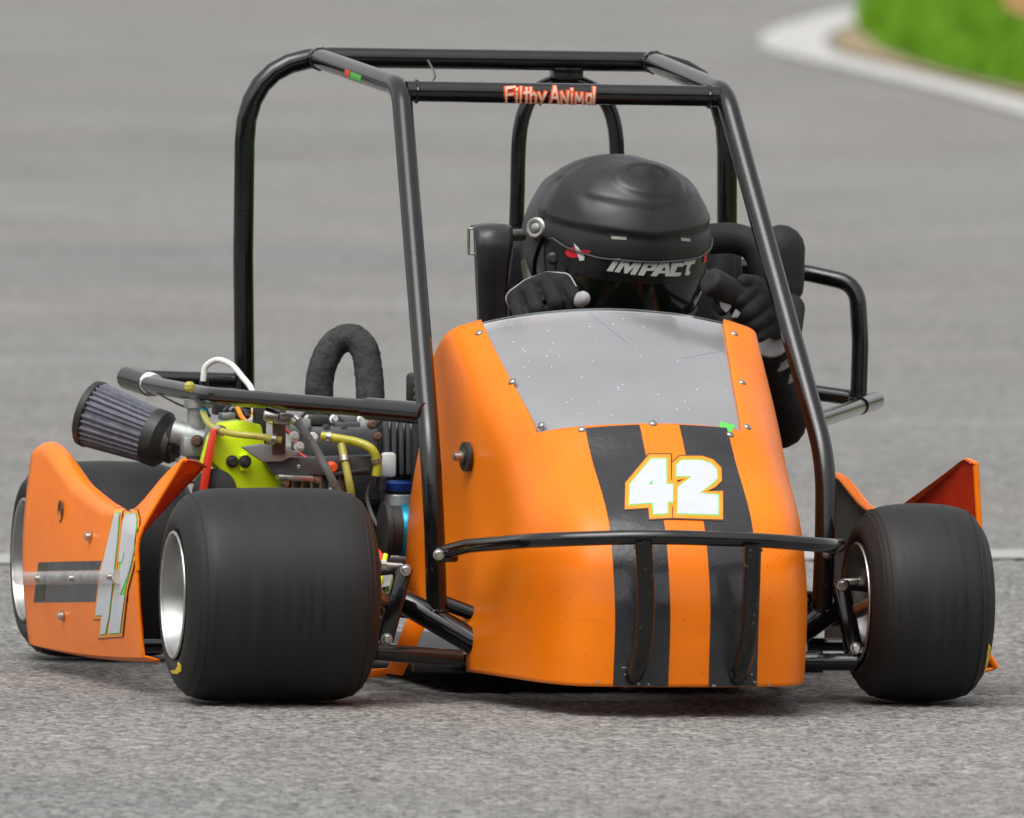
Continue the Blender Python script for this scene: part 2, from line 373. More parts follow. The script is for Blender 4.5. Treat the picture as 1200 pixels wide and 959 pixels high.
# ================================================================== SETTING
def mat_road():
    m = bpy.data.materials.new('worn_asphalt'); m.use_nodes = True
    t = m.node_tree; b = t.nodes['Principled BSDF']; L = t.links.new
    tc = t.nodes.new('ShaderNodeTexCoord')
    def nz(s, d=2, r=0.5):
        n = t.nodes.new('ShaderNodeTexNoise'); n.inputs['Scale'].default_value = s; n.inputs['Detail'].default_value = d; n.inputs['Roughness'].default_value = r
        L(tc.outputs['Object'], n.inputs['Vector']); return n.outputs['Fac']
    def mr(x, a, b_, c, d):
        n = t.nodes.new('ShaderNodeMapRange'); L(x, n.inputs['Value'])
        for k, q in zip(('From Min', 'From Max', 'To Min', 'To Max'), (a, b_, c, d)): n.inputs[k].default_value = q
        return n.outputs['Result']
    def mul(a, b_):
        n = t.nodes.new('ShaderNodeMath'); n.operation = 'MULTIPLY'; L(a, n.inputs[0]); L(b_, n.inputs[1]); return n.outputs[0]
    v = t.nodes.new('ShaderNodeTexVoronoi'); v.inputs['Scale'].default_value = 135; L(tc.outputs['Object'], v.inputs['Vector'])
    sp = t.nodes.new('ShaderNodeSeparateColor'); L(v.outputs['Color'], sp.inputs['Color'])
    val = mr(sp.outputs['Red'], 0, 1, 0.45, 1.55)
    val = mul(val, mr(nz(28, 4, 0.7), 0.3, 0.7, 0.70, 1.30))
    val = mul(val, mr(nz(2.2, 3), 0.3, 0.7, 0.90, 1.10))
    val = mul(val, mr(nz(0.33, 4), 0.3, 0.7, 0.89, 1.09))
    hue = t.nodes.new('ShaderNodeMix'); hue.data_type = 'RGBA'; L(mr(nz(0.5, 3), 0.35, 0.65, 0, 1), hue.inputs['Factor'])
    hue.inputs['A'].default_value = (0.184, 0.182, 0.176, 1); hue.inputs['B'].default_value = (0.196, 0.187, 0.174, 1)
    sc_ = t.nodes.new('ShaderNodeVectorMath'); sc_.operation = 'SCALE'; L(hue.outputs['Result'], sc_.inputs[0]); L(val, sc_.inputs['Scale'])
    L(sc_.outputs[0], b.inputs['Base Color']); b.inputs['Roughness'].default_value = 0.85; b.inputs['Specular IOR Level'].default_value = 0.25
    return m
ROAD_M = mat_road()
def axis_lines(lo, f0, f1, hi, df):
    a = list(np.arange(f0, f1+df*.5, df)); s = df*3; x = f1
    while x < hi: x += s; s *= 1.5; a.append(x)
    s = df*3; x = f0; b = []
    while x > lo: x -= s; s *= 1.5; b.append(x)
    return np.array(b[::-1]+a)
xs = axis_lines(-250, -1.25, 1.45, 250, 0.0065); ys = axis_lines(-80, -3.2, 4.6, 700, 0.0105)
X, Y = np.meshgrid(xs, ys)
h = RNG.random(X.shape); h2 = (h + np.roll(h, 1, 0)+np.roll(h, 1, 1)+np.roll(np.roll(h, 1, 0), 1, 1))/4
lump = RNG.random((X.shape[0]//4+2, X.shape[1]//4+2)).repeat(4, 0).repeat(4, 1)[:X.shape[0], :X.shape[1]]
h = (h*0.35+h2*0.9+lump*0.25); h = (h-h.max())
fade = np.clip((X+1.25)/.1, 0, 1)*np.clip((1.45-X)/.1, 0, 1)*np.clip((Y+3.2)/.2, 0, 1)*np.clip((4.6-Y)/.6, 0, 1)
Z = h*0.0037*fade - 0.0005
ny, nx = X.shape
me = bpy.data.meshes.new('road'); me.vertices.add(nx*ny)
me.vertices.foreach_set('co', np.stack([X, Y, Z], -1).astype(np.float32).ravel())
idx = np.arange(nx*ny).reshape(ny, nx)
q = np.stack([idx[:-1, :-1], idx[:-1, 1:], idx[1:, 1:], idx[1:, :-1]], -1).reshape(-1)
nf = len(q)//4; me.loops.add(len(q)); me.loops.foreach_set('vertex_index', q.astype(np.int32))
me.polygons.add(nf); me.polygons.foreach_set('loop_start', np.arange(0, len(q), 4, dtype=np.int32))
me.update(calc_edges=True); me.shade_smooth(); me.materials.append(ROAD_M)
road = bpy.data.objects.new('road', me); COL.objects.link(road)
tag(road, 'worn grey asphalt race track', None, 'structure')

def sheet(name, poly, z, m, label, kind='structure'):
    mb = MB(); pts = [Vector((p[0], p[1], z)) for p in poly]
    tr = tessellate_polygon([pts]); mb.add(pts, tr)
    o = mb.build(name, m, None, 0)
    bm = bmesh.new(); bm.from_mesh(o.data); bmesh.ops.recalc_face_normals(bm, faces=bm.faces)
    if sum(f.normal.z for f in bm.faces) < 0: bmesh.ops.reverse_faces(bm, faces=bm.faces)
    bm.to_mesh(o.data); bm.free()
    return tag(o, label, None, kind)
M['paint'] = mat('worn_white_road_paint', (0.47, 0.46, 0.44), 0.8, noise=(3.0, (0.39, 0.38, 0.365)), wear=(9, 0.55, 0.75, (0.30, 0.29, 0.28), 0.85))
M['faint'] = mat('faded_white_road_paint', (0.37, 0.365, 0.355), 0.85, noise=(14, (0.28, 0.275, 0.265)))
M['turf'] = mat('grass_soil', (0.08, 0.16, 0.010), 0.95, noise=(1.2, (0.10, 0.18, 0.014)), spec=0.1)
M['dirt'] = mat('dry_verge_dirt', (0.30, 0.235, 0.15), 0.95, noise=(2.5, (0.24, 0.20, 0.11)), spec=0.1)
M['clay'] = mat('orange_clay', (0.42, 0.19, 0.10), 0.95, noise=(2, (0.34, 0.17, 0.08)), spec=0.1)
G = lambda pts: [ground_at(*p) for p in pts]
# faint line across the track behind the kart
a, b = ground_at(0, 655), ground_at(1200, 649); dv = (b-a).normalized(); nv = Vector((-dv.y, dv.x, 0))
a2, b2 = a-dv*40, b+dv*2.2
sheet('painted_line', [a2-nv*.13, b2-nv*.13, b2+nv*.13, a2+nv*.13], 0.0003, 'faint', 'faint white line painted across the track behind the kart')
# pale kerb round the tip of the grass island
outer = G([(1200, 136), (1100, 108), (1000, 84), (940, 70), (900, 60), (889, 50), (893, 42), (915, 32), (960, 19), (1010, 8)])
inner = G([(1030, 17), (990, 33), (970, 43), (966, 52), (975, 62), (1010, 71), (1060, 83), (1120, 98), (1200, 118)])
o0, o1, i0, i1 = outer[0], outer[-1], inner[-1], inner[0]
near = lambda p, y: Vector((p.x + (p.y-y)*0.085, y, 0))
farp = lambda p, y: Vector((p.x + (y-p.y)*0.16, y, 0))
sheet('kerb_line', [near(o0, -30)] + outer + [farp(o1, 140), farp(i1, 140)+Vector((.5, 0, 0))] + inner + [near(i0, -30)+Vector((.25, 0, 0))], 0.006, 'paint',
      'pale painted kerb strip curving round the grass')
vin = [p+Vector((.03, 0, 0)) for p in inner]
sheet('verge', [farp(i1, 140)+Vector((.6, 0, 0))] + vin + [near(i0, -30)+Vector((.3, 0, 0)), Vector((200, -30, 0)), Vector((200, 140, 0))], 0.010, 'dirt', 'dry bare strip of soil beside the kerb')
gpx = [(1012, -8), (1004, 22), (1006, 38), (1030, 58), (1075, 77), (1125, 92), (1200, 108)]
gb = G(gpx)
gpoly = [farp(gb[0], 140)] + gb + [near(gb[-1], -30), Vector((200, -30, 0)), Vector((200, 140, 0))]
sheet('grass_ground', gpoly, 0.016, 'turf', 'green ground under the grass island')
cl = G([(1168, -30), (1170, 6), (1178, 26), (1200, 34), (1290, 44), (1290, -40)])
sheet('clay_patch', cl, 0.024, 'clay', 'orange clay patch in the grass')
# blades of grass
M['blade'] = mat('grass_blade', (0.105, 0.25, 0.006), 0.6, spec=0.2, noise=(0.9, (0.145, 0.305, 0.010)))
def inside(poly, x, y):
    c = False; n = len(poly)
    for i in range(n):
        p, q_ = poly[i], poly[(i+1) % n]
        if (p[1] > y) != (q_[1] > y) and x < (q_[0]-p[0])*(y-p[1])/(q_[1]-p[1])+p[0]: c = not c
    return c
V = []; F = []; n = 0; tries = 0
while n < 26000 and tries < 200000:
    tries += 1
    x = random.uniform(0.9, 4.2); y = random.uniform(24, 62)
    if not inside(gpoly, x, y) or (inside(cl, x, y) and random.random() < .93): continue
    a = random.uniform(0, 6.28); hh = random.uniform(.03, .08); ww = random.uniform(.004, .009); lx, ly = random.gauss(0, .025), random.gauss(0, .025)
    cx, cy = math.cos(a)*ww, math.sin(a)*ww; b0 = len(V)
    V += [(x-cx, y-cy, .016), (x+cx, y+cy, .016), (x+cx*.6+lx*.5, y+cy*.6+ly*.5, .016+hh*.6), (x-cx*.6+lx*.5, y-cy*.6+ly*.5, .016+hh*.6), (x+lx, y+ly, .016+hh)]
    F += [(b0, b0+1, b0+2, b0+3), (b0+3, b0+2, b0+4)]; n += 1
gr = MB(); gr.v = [Vector(p) for p in V]; gr.f = F
tag(gr.build('grass', 'blade', None, 0), 'short bright green grass beyond the kerb', 'grass', 'stuff')

# wood behind the photographer: it shows as dark green in the visor and the tubes
M['leaf'] = mat('dark_foliage', (0.030, 0.055, 0.016), 0.7, spec=0.2, noise=(0.6, (0.045, 0.075, 0.020)))
tv_ = []; tf_ = []
for k in range(46):
    az_ = R_(-62+124*k/45); dist = 46+random.uniform(-4, 9); tx, ty = math.sin(az_)*dist, -4-math.cos(az_)*dist
    hh = random.uniform(9, 15); rr = random.uniform(3.2, 4.8)
    for q_ in range(420):
        u1, u2, u3 = random.gauss(0, .42), random.gauss(0, .42), random.random()
        pz = .5+hh*u3; wd = rr*(1.05-.75*abs(u3-.4)); p0 = Vector((tx+u1*wd*1.5, ty+u2*wd*1.5, pz)); sz = random.uniform(.35, .8)
        e1 = Vector((random.gauss(0, 1), random.gauss(0, 1), random.gauss(0, 1))).normalized(); e2 = e1.orthogonal().normalized()
        b0 = len(tv_); tv_ += [p0+e1*sz, p0+e2*sz*.8, p0-e1*sz, p0-e2*sz*.8]; tf_.append((b0, b0+1, b0+2, b0+3))
wd_ = MB(); wd_.v = tv_; wd_.f = tf_
tag(wd_.build('wood', 'leaf', None, 0), 'dark green wood standing round the track', 'wood', 'stuff')

# ================================================================== KART
kart = bpy.data.objects.new('race_kart', None); COL.objects.link(kart); kart.matrix_world = KM
kart.empty_display_size = 0.2
tag(kart, 'orange and black caged racing kart with number 42 on its nose', 'kart')

# ---- nose body ------------------------------------------------------------
net = [
 [(0,-.320,.038),(.085,-.314,.038),(.138,-.298,.038),(.169,-.245,.038),(.199,-.100,.038),(.222, .050,.037)],
 [(0,-.325,.092),(.085,-.319,.092),(.140,-.303,.092),(.171,-.248,.092),(.201,-.100,.092),(.224, .070,.090)],
 [(0,-.322,.160),(.085,-.316,.160),(.140,-.299,.160),(.172,-.240,.160),(.203,-.090,.156),(.227, .420,.132)],
 [(0,-.287,.245),(.085,-.280,.245),(.138,-.262,.245),(.170,-.205,.244),(.202,-.055,.240),(.224, .425,.235)],
 [(0,-.172,.330),(.085,-.167,.329),(.138,-.150,.327),(.170,-.100,.322),(.200,-.005,.317),(.216, .410,.310)],
 [(0,-.120,.376),(.085,-.112,.374),(.135,-.090,.371),(.172,-.040,.365),(.201, .045,.360),(.213, .385,.352)],
 [(0, .050,.450),(.085, .054,.447),(.138, .064,.443),(.176, .090,.435),(.204, .140,.424),(.216, .350,.400)],
 [(0, .222,.520),(.085, .224,.515),(.138, .227,.507),(.180, .231,.497),(.209, .242,.485),(.219, .310,.446)]]
NS, NT = 12, 10
rows = []
for r in net:
    full = [(-x, y, z) for x, y, z in r[:0:-1]] + r
    rows.append(cr(full, NS))
colsN = len(rows[0])
dense = [cr([rows[i][j] for i in range(len(net))], NT) for j in range(colsN)]    # [col][row]
NR = len(dense[0]); D = np.array([[dense[j][i] for j in range(colsN)] for i in range(NR)])   # [row][col][3]
_g = np.exp(-((D[..., 1]-.015)/.075)**2/2-((D[..., 2]-.235)/.085)**2/2)*np.clip((np.abs(D[..., 0])-.12)/.06, 0, 1)
D[..., 0] -= np.sign(D[..., 0])*np.where(D[..., 0] > 0, .006, .020)*_g                                      # hollow in each flank behind the front panel
def nose_uv(u, i):                                # u in 0..1 across, i row (float)
    c = u*(colsN-1); j = int(min(colsN-2, max(0, math.floor(c)))); f = c-j
    i0 = int(min(NR-2, max(0, math.floor(i)))); g = i-i0
    return Vector((1-g)*((1-f)*D[i0, j]+f*D[i0, j+1])+g*((1-f)*D[i0+1, j]+f*D[i0+1, j+1]))
IW = 5*NT                                         # row of the windshield's lower edge
arc = []
for i in range(NR):
    seg = np.linalg.norm(np.diff(D[i], axis=0), axis=1); s = np.concatenate([[0], np.cumsum(seg)]); arc.append(s-s[(colsN-1)//2])
def u_of_s(s, i):
    i0 = int(min(NR-2, max(0, math.floor(i)))); g = i-i0
    c = np.arange(colsN)
    return float((1-g)*np.interp(s, arc[i0], c)+g*np.interp(s, arc[i0+1], c))/(colsN-1)
_fullb = MB().grid([[Vector(D[i, j]) for j in range(colsN)] for i in range(NR)]); _B0 = BVHTree.FromPolygons(_fullb.v, _fullb.f)
def s_at(px, py):                                 # surface coordinate across the nose of a windshield corner
    hq = _B0.ray_cast(CK, dk(px, py)); q_ = np.array(hq[0]); dd = np.linalg.norm(D-q_, axis=2); i_, j_ = np.unravel_index(dd.argmin(), dd.shape); return float(arc[i_][j_])
SBL, SBR, STL, STR = s_at(630, 499), s_at(868, 506), s_at(568, 384), s_at(851, 382)
def wsh(i, side):                                 # windshield edge along the surface
    t = min(1, max(0, (i-IW)/(NR-1-IW))); return (SBL+(STL-SBL)*t) if side < 0 else (SBR+(STR-SBR)*t)
def sag(i, f):                                    # lower edge of the opening dips towards its ends
    return i - 1.5*min(1, f)**2*max(0, 1-abs(i-IW)/7)*(1 if f <= 1 else max(0, 1-(f-1)*1.6))
gridN = []
for i in range(NR):
    ul, ur = u_of_s(wsh(i, -1), i), u_of_s(wsh(i, 1), i)
    us = list(np.linspace(0, ul, 19))+list(np.linspace(ul, ur, 45))[1:]+list(np.linspace(ur, 1, 19))[1:]
    gridN.append([nose_uv(u, sag(i, abs(u-.5)/max(.05, (.5-ul) if u < .5 else (ur-.5)))) for u in us])
mb = MB().grid(gridN, skip=lambda i, j: i >= IW and 18 <= j < 18+44)
nose = mb.build('nose_body', 'orange', kart, 60, solid=0.004, off=0)
BN = BVHTree.FromPolygons([v.co.copy() for v in nose.data.vertices], [tuple(p.vertices) for p in nose.data.polygons])
full = MB().grid([[Vector(D[i, j]) for j in range(colsN)] for i in range(NR)])
BNF = BVHTree.FromPolygons(full.v, full.f)
def out_n(p):                                     # outward direction on the nose
    n = BNF.find_nearest(p)[1]; c = Vector((0, .12, .16)); return n if n.dot(p-c) > 0 else -n
def strip(name, s0, s1, ia, ib, lift, m, parent, wob=0.0003):
    G_ = []
    for k in range(int((ib-ia)*2)+1):
        i = ia+k/2; row = []
        for q_ in range(9):
            s = s0+(s1-s0)*q_/8 + (math.sin(i*.31+s0*90)*wob if q_ in (0, 8) else 0)
            ie = sag(i, abs(s)/.15); p = nose_uv(u_of_s(s, ie), ie); row.append(p+out_n(p)*lift)
        G_.append(row)
    return MB().grid(G_).build(name, m, parent, 60)
tag(strip('stripe', -.101, -.028, .1, IW-.1, .0028, 'vinyl', nose), 'matt black stripe on the nose')
tag(strip('stripe', .026, .093, .1, IW-.1, .0028, 'vinyl', nose), 'matt black stripe on the nose')
# windshield
gw = []
i = IW-3.0
while True:
    i = min(i, NR-1); row = []
    a_, b_ = wsh(i, -1)-.010, wsh(i, 1)+.010
    for k in range(41):
        p = nose_uv(u_of_s(a_+(b_-a_)*k/40, i), i); row.append(p-out_n(p)*.0036)
    gw.append(row)
    if i >= NR-1: break
    i += 0.7
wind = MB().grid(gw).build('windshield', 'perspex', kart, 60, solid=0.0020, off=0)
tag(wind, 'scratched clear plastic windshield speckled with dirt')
BW = BVHTree.FromPolygons([v.co.copy() for v in wind.data.vertices], [tuple(p.vertices) for p in wind.data.polygons])
for (x, y) in [(562, 392), (601, 449), (635, 500), (682, 505), (765, 498), (855, 511), (875, 502), (869, 450), (860, 393)]:
    d = dk(x, y); hq = BNF.ray_cast(CK, d)
    if hq[0] is not None:
        nn = out_n(hq[0]); MB().lathe([(.0056, 0), (.0056, .001), (.004, .0028), (.0015, .0034)], hq[0]+nn*.0016, nn, 14).build('rivet', 'alu', wind, 50)
decal('sticker', [([(843, 498), (860, 503), (853, 513), (841, 507)], [])], BW, .0060, 'prg', wind)
for q_ in ([(690, 368), (691.2, 368), (736, 402), (735, 402.5)], [(596, 376), (597, 376), (606, 392), (605, 392)], [(800, 420), (842, 412.4), (842, 413), (800, 420.7)]):
    decal('scratch', [(q_, [])], BW, .0014, 'silver', wind, 6)
# number 42 on the nose (outline measured on the photograph)
zx = lambda pts, sx, ox, oy: [(ox+x/sx, oy+y/sx) for x, y in pts]
four = zx([(395,125),(540,125),(545,375),(605,375),(605,545),(555,548),(555,655),(418,662),(408,555),(185,568),(190,375)], 8.276, 715, 525)
fhole = zx([(408,330),(408,378),(372,380)], 8.276, 715, 525)
two = zx([(640,185),(690,140),(880,140),(970,170),(1030,230),(1035,320),(985,370),(862,460),(1045,478),(1045,668),(650,655),(655,400),(790,300),(640,298)], 8.276, 715, 525)
def number(parent, bvh, four_, two_, hole, lifts, k=1.0, sx=1.0, names='race_number', two_o=None, dl=.00015, st=5):
    two_w = two_; two_ = two_o or two_
    o2 = lambda p, d: [(x/sx, y) for x, y in offset_poly([(a*sx, b_) for a, b_ in p], d)]
    decal(names+'_edge', [(o2(four_, 6.6*k), []), (o2(two_, 6.6*k), [])], bvh, lifts, 'prd', parent, st)
    decal(names+'_border', [(o2(four_, 5.2*k), []), (o2(two_, 5.2*k), [])], bvh, lifts+dl, 'pro', parent, st)
    decal(names+'_outline', [(o2(four_, 1.1*k), []), (o2(two_, 1.1*k), [])], bvh, lifts+dl*2, 'prg', parent, st)
    decal(names, [(four_, [hole] if hole else []), (two_w, [])], bvh, lifts+dl*3, 'prw', parent, st)
number(nose, BN, four, two, fhole, .0034)
# black mount on the flank where the side bar bolts on
pm = P(536, 537, .08); pm = BN.find_nearest(Vector((-.21, .12, pm.z)))[0]
MB().lathe([(.020, 0), (.020, .006), (.012, .007), (.012, .010)], pm+Vector((-.004, 0, 0)), (-1, -.15, 0), 20).build('flank_mount', 'dark', nose)
bolt(nose, pm+Vector((-.013, -.002, 0)), (-1, -.15, 0), .006, .012)

# ---- cage ------------------------------------------------------------------
TR = .0142
def tube(name, pts, r=TR, m='tube', parent=kart, seg=16, rad=.05, label=None, smooth=False):
    path = smoothpath(pts) if smooth else fillet(pts, rad)
    o = MB().tube(path, r, seg).build(name, m, parent, 50)
    if label: o['label'] = label
    return o
tube('cage_side_tube', PL([(512, 722, .07), (509, 620, .08), (504, 525, .095), (470, 102, .50), (372, 68, .965)]), rad=[.02, .06, .035])
tube('cage_side_tube', PL([(963, 722, .07), (967, 630, .08), (968, 540, .10), (849, 108, .50), (763, 72, .965)]), rad=[.02, .09, .035])
fbar = tube('roof_front_bar', PL([(476, 107, .503), (842, 113, .503)]))
hoop = tube('rear_roll_hoop', [P(288, 600, 1.0)] + PL([(285, 300, .98), (288, 66, .98), (852, 74, .98), (852, 300, .98)]) + [P(850, 620, 1.0)], rad=[.01, .12, .12, .01])
tube('seat_hoop', PL([(602, 420, 1.0), (606, 240, 1.0), (612, 140, 1.0), (628, 108, 1.0), (662, 95, 1.0), (700, 108, 1.0), (718, 138, 1.0), (724, 240, 1.0), (726, 420, 1.0)]), r=.0105, smooth=True)
MB().box(P(664, 85, .985), (.042, .03, .018)).build('hoop_gusset', 'tube', kart)
clip = P(507, 80, .98)
MB().tube(smoothpath([clip+Vector(q_) for q_ in ((-.01, -.016, .012), (0, -.017, -.012), (-.008, -.01, -.022), (.006, -.012, -.032))]), .0016, 6).build('wire_clip', 'steel', kart)
# side bars
lb = tube('side_bar', PL([(500, 484, .13), (246, 464, .60), (172, 450, .90)])+[P(160, 444, .96)], r=.0118, rad=.03, label='black side bar on the engine side')
MB().tube(PL([(500, 485, .128), (432, 479, .26)]), .0152, 16).build('sleeve', 'tube', lb)
MB().tube(PL([(176, 451, .895), (150, 443, .985)]), .0165, 16).build('bar_end', 'worn', lb)
MB().tube(PL([(181, 452, .885), (174, 449, .90)]), .0158, 16).build('white_band', 'white', lb)
tube('side_bar_stay', PL([(168, 443, 1.0), (290, 447, 1.0)]), r=.011)
lb2 = tube('side_bar', PL([(958, 493, .22), (1018, 473, .93)]), r=.0110, label='black side bar on the seat side')
MB().tube(PL([(1008, 476, .80), (1026, 470, .99)]), .0125, 16).build('bar_end', 'tube', lb2)
tube('side_bar_stay', PL([(860, 447, 1.0), (1010, 468, .96)]), r=.011)
tube('shoulder_guard', PL([(1006, 470, .93), (1008, 400, .94), (1004, 333, .95), (945, 320, .98), (856, 312, .99)]), r=.0118, rad=[.01, .028, .01])
# front bumper
bl = P(514, 648, .03)
bar = [P(522, 647, .02), P(548, 640, -.05), P(630, 633, -.32), P(760, 629, -.375), P(890, 633, -.372), P(975, 640, -.325), Vector((.262, -.06, .212)), Vector((.272, .045, .200))]
bump = MB().tube(fillet(bar, [.02, .06, .05, .05, .05, .03]), .0098, 16).build('front_bumper', 'tube', kart, 50)
tag(bump, 'black tube bumper bar across the nose')
MB().box(P(523, 650, .02), (.030, .022, .020), bev=.004).build('bracket', 'tube', bump)
bolt(bump, P(514, 650, .008), (-.2, -1, 0), .0052, .007)
bolt(bump, P(970, 648, .01), (.3, -1, 0), .006, .006)
for pts in ([(754, 634, -.365), (757, 700, -.362), (754, 755, -.355), (746, 785, -.335), (735, 800, -.27)], [(882, 638, -.365), (880, 700, -.362), (876, 755, -.355), (868, 785, -.335), (856, 804, -.27)]):
    MB().tube(smoothpath(PL([(x, y, Y_-.016*(1-k_/4)) for k_, (x, y, Y_) in enumerate(pts)])), .0118, 14).build('upright', 'worn', bump, 50)
for (x, y, Y_) in ((735, 792, -.3), (860, 797, -.3)):
    MB().box(P(x, y, Y_), (.03, .012, .014)).build('foot_bracket', 'worn', bump)
# lettering on the roof bar: two words in loose hand-drawn capitals and small letters
def strokes_to_polys(strokes, wid):
    out = []
    for st in strokes:
        for a_, b_ in zip(st[:-1], st[1:]):
            a_, b_ = Vector(a_), Vector(b_); d = (b_-a_)
            if d.length < 1e-6: continue
            d.normalize(); n_ = Vector((-d.y, d.x))*wid/2; e = d*wid*.42
            out.append(([tuple(a_-e+n_), tuple(b_+e+n_), tuple(b_+e-n_), tuple(a_-e-n_)], []))
    return out
LET = {'F': (.62, [[(0,0),(0,1),(.55,1.05)],[(0,.55),(.42,.58)]]), 'i': (.28, [[(.05,0),(.05,.62)],[(.05,.86),(.05,.95)]]), 'l': (.26, [[(.03,0),(.05,1.05)]]),
       't': (.42, [[(.15,1),(.15,.05)],[(0,.68),(.34,.72)]]), 'h': (.50, [[(0,0),(0,1)],[(0,.5),(.2,.66),(.34,.5),(.34,0)]]), 'y': (.56, [[(.02,.66),(.22,.2)],[(.46,.72),(.1,-.22)]]),
       ' ': (.22, []), 'A': (.72, [[(0,0),(.28,1.1),(.56,0)],[(.12,.38),(.44,.38)]]), 'n': (.62, [[(0,0),(0,.72)],[(0,.72),(.38,.05)],[(.38,.05),(.42,.78)]]),
       'm': (.66, [[(0,0),(.06,.66),(.24,.2),(.42,.66),(.5,0)]]), 'a': (.50, [[(.36,.55),(.1,.6),(.02,.25),(.14,.02),(.36,.12)],[(.37,.62),(.37,0)]])}
xx = 0; allst = []
for ch in 'Filthy Animal':
    wd, sts = LET[ch]; allst += [[(xx+a_, b_) for a_, b_ in s] for s in sts]; xx += wd
sx_ = 103/(xx-.2)
allst = [[(593+a_*sx_, 119.0-b_*15.2+(a_*sx_)*.012) for a_, b_ in s] for s in allst]
BF = bvh_of([fbar])
decal('lettering_edge', strokes_to_polys(allst, 5.4), BF, .0004, 'prr', fbar, 5)
decal('lettering', strokes_to_polys(allst, 2.3), BF, .0022, 'prp', fbar, 5)
rail = [o for o in kart.children if o.name.startswith('cage_side_tube')][0]; BR_ = bvh_of([rail])
decal('sticker_orange', [([(405, 81), (411, 83.5), (408, 98), (402.5, 96)], [])], BR_, .0006, 'prr', rail, 3)
decal('sticker_green', [([(411.5, 84), (424, 89), (422, 104), (409, 98)], [])], BR_, .0006, 'prg', rail, 3)

# ---- wheels ----------------------------------------------------------------
def wheel(cx, cy, r, half, rim_r, outer, label, yellow):
    ax = (1, 0, 0); c = Vector((cx, cy, r-.001)); L_ = outer                # outer: -1 right-hand side of kart, +1 left
    rp = [(rim_r-.006, -half+.016), (rim_r, -half+.003), (rim_r+.0015, -half-.001), (rim_r-.002, -half-.002), (rim_r-.006, -half+.004), (rim_r-.009, -half+.05),
          (rim_r*.86, -half+.075), (rim_r*.5, -half+.085), (.028, -half+.09), (.028, -half+.055), (.016, -half+.052)]
    rp2 = [(rim_r-.006, half-.016), (rim_r, half-.003), (rim_r+.0015, half+.001), (rim_r-.002, half+.002), (rim_r-.006, half-.004), (rim_r-.010, half-.035), (rim_r*.82, -half+.080), (.02, -half+.092)]
    s = 1 if outer < 0 else -1
    rim = MB()
    rim.lathe([(a, b*s) for a, b in rp], c, ax, 64, cap=False); rim.lathe([(a, b*s) for a, b in rp2], c, ax, 64, cap=False)
    rim = rim.build('wheel', 'alu', kart, 40, fix=False); tag(rim, label)
    for sg_ in (-1, 1): MB().tube([c+Vector((sg_*(half+.0005), math.cos(t)*(rim_r-.001), math.sin(t)*(rim_r-.001))) for t in np.linspace(0, 2*math.pi, 64, endpoint=False)], .0024, 8, closed=True).build('rim_lip', 'steel', rim)
    tp = [(rim_r-.004, .012), (rim_r+.004, .003), (rim_r+.012, -.001), (rim_r+.022, .000), (r-.022, .007), (r-.0115, .0165), (r-.0052, .030), (r-.0018, .050), (r-.0005, half*.78), (r, half)]
    tp = smoothpath([(a, b, 0) for a, b in tp], 4); prof = [(p.x, -half+p.y) for p in tp]; prof = prof+[(a, -b) for a, b in prof[::-1][1:]]
    prof = [(a, b) for a, b in prof]
    # fine grooves where the mould halves and the wear bands meet
    p2 = []
    for a, b in prof: p2.append((a, b))
    tyre = MB().lathe(p2, c, ax, 96, cap=False).build('tyre', 'rubber', rim, 50)
    for rr_, hh_ in ((r-.0165, .0118), (r-.0090, .0205)):                       # moulded shoulder ribs
        for sg_ in (-1, 1):
            MB().tube([c+Vector((sg_*(half-hh_), math.cos(t)*rr_, math.sin(t)*rr_)) for t in np.linspace(0, 2*math.pi, 72, endpoint=False)], .0013, 6, closed=True).build('shoulder_rib', 'rubber', tyre)
    for q_ in (.83, .93):
        rr_ = rim_r+.012+(r-.02-rim_r)*(q_-.75)*2.2
        MB().tube([c+Vector((outer*(half-.0006-(.0045 if q_ > .9 else 0)), math.cos(t)*rr_, math.sin(t)*rr_)) for t in np.linspace(0, 2*math.pi, 64, endpoint=False)], .0011, 6, closed=True).build('sidewall_rib', 'rubber', tyre)
    if yellow is not None: decal('paint_mark', [(yellow, [])], bvh_of([tyre]), .0008, 'yellow', tyre, 4)
    MB().lathe([(.018, -.02), (.02, 0), (.02, .02), (.012, .022), (.012, .034)], c+Vector((outer*(half-.10), 0, 0)), (outer, 0, 0), 20).build('hub', 'steel', rim)
    for k in range(5):
        t = k*2*math.pi/5+.3; bolt(rim, c+Vector((outer*(half-.087), math.cos(t)*.034, math.sin(t)*.034)), (outer, 0, 0), .005, .008)
    MB().tube([c+Vector((outer*(half-.06), .3*rim_r, rim_r*.86)), c+Vector((outer*(half-.03), .28*rim_r, rim_r*.80))], .0028, 8).build('valve', 'dark', rim)
    return rim
wheel(-.502, 0, .1430, .130, .0840, -1, 'wide front wheel on the engine side', [(209, 773), (213, 780), (213, 786), (208, 790), (202, 789), (200, 786), (206, 785), (209, 780)])
wheel(.384, 0, .1335, .083, .0800, 1, 'narrow front wheel on the seat side', [(1158, 754), (1160.5, 758), (1157, 790), (1151, 803), (1149, 801), (1154, 782)])
wheel(-.530, 1.04, .1365, .112, .0840, -1, 'rear wheel on the engine side', [(37, 586), (43, 590), (47, 606), (46, 622), (42, 612)])
wheel(.338, 1.04, .1335, .095, .0800, 1, 'rear wheel on the seat side', None)

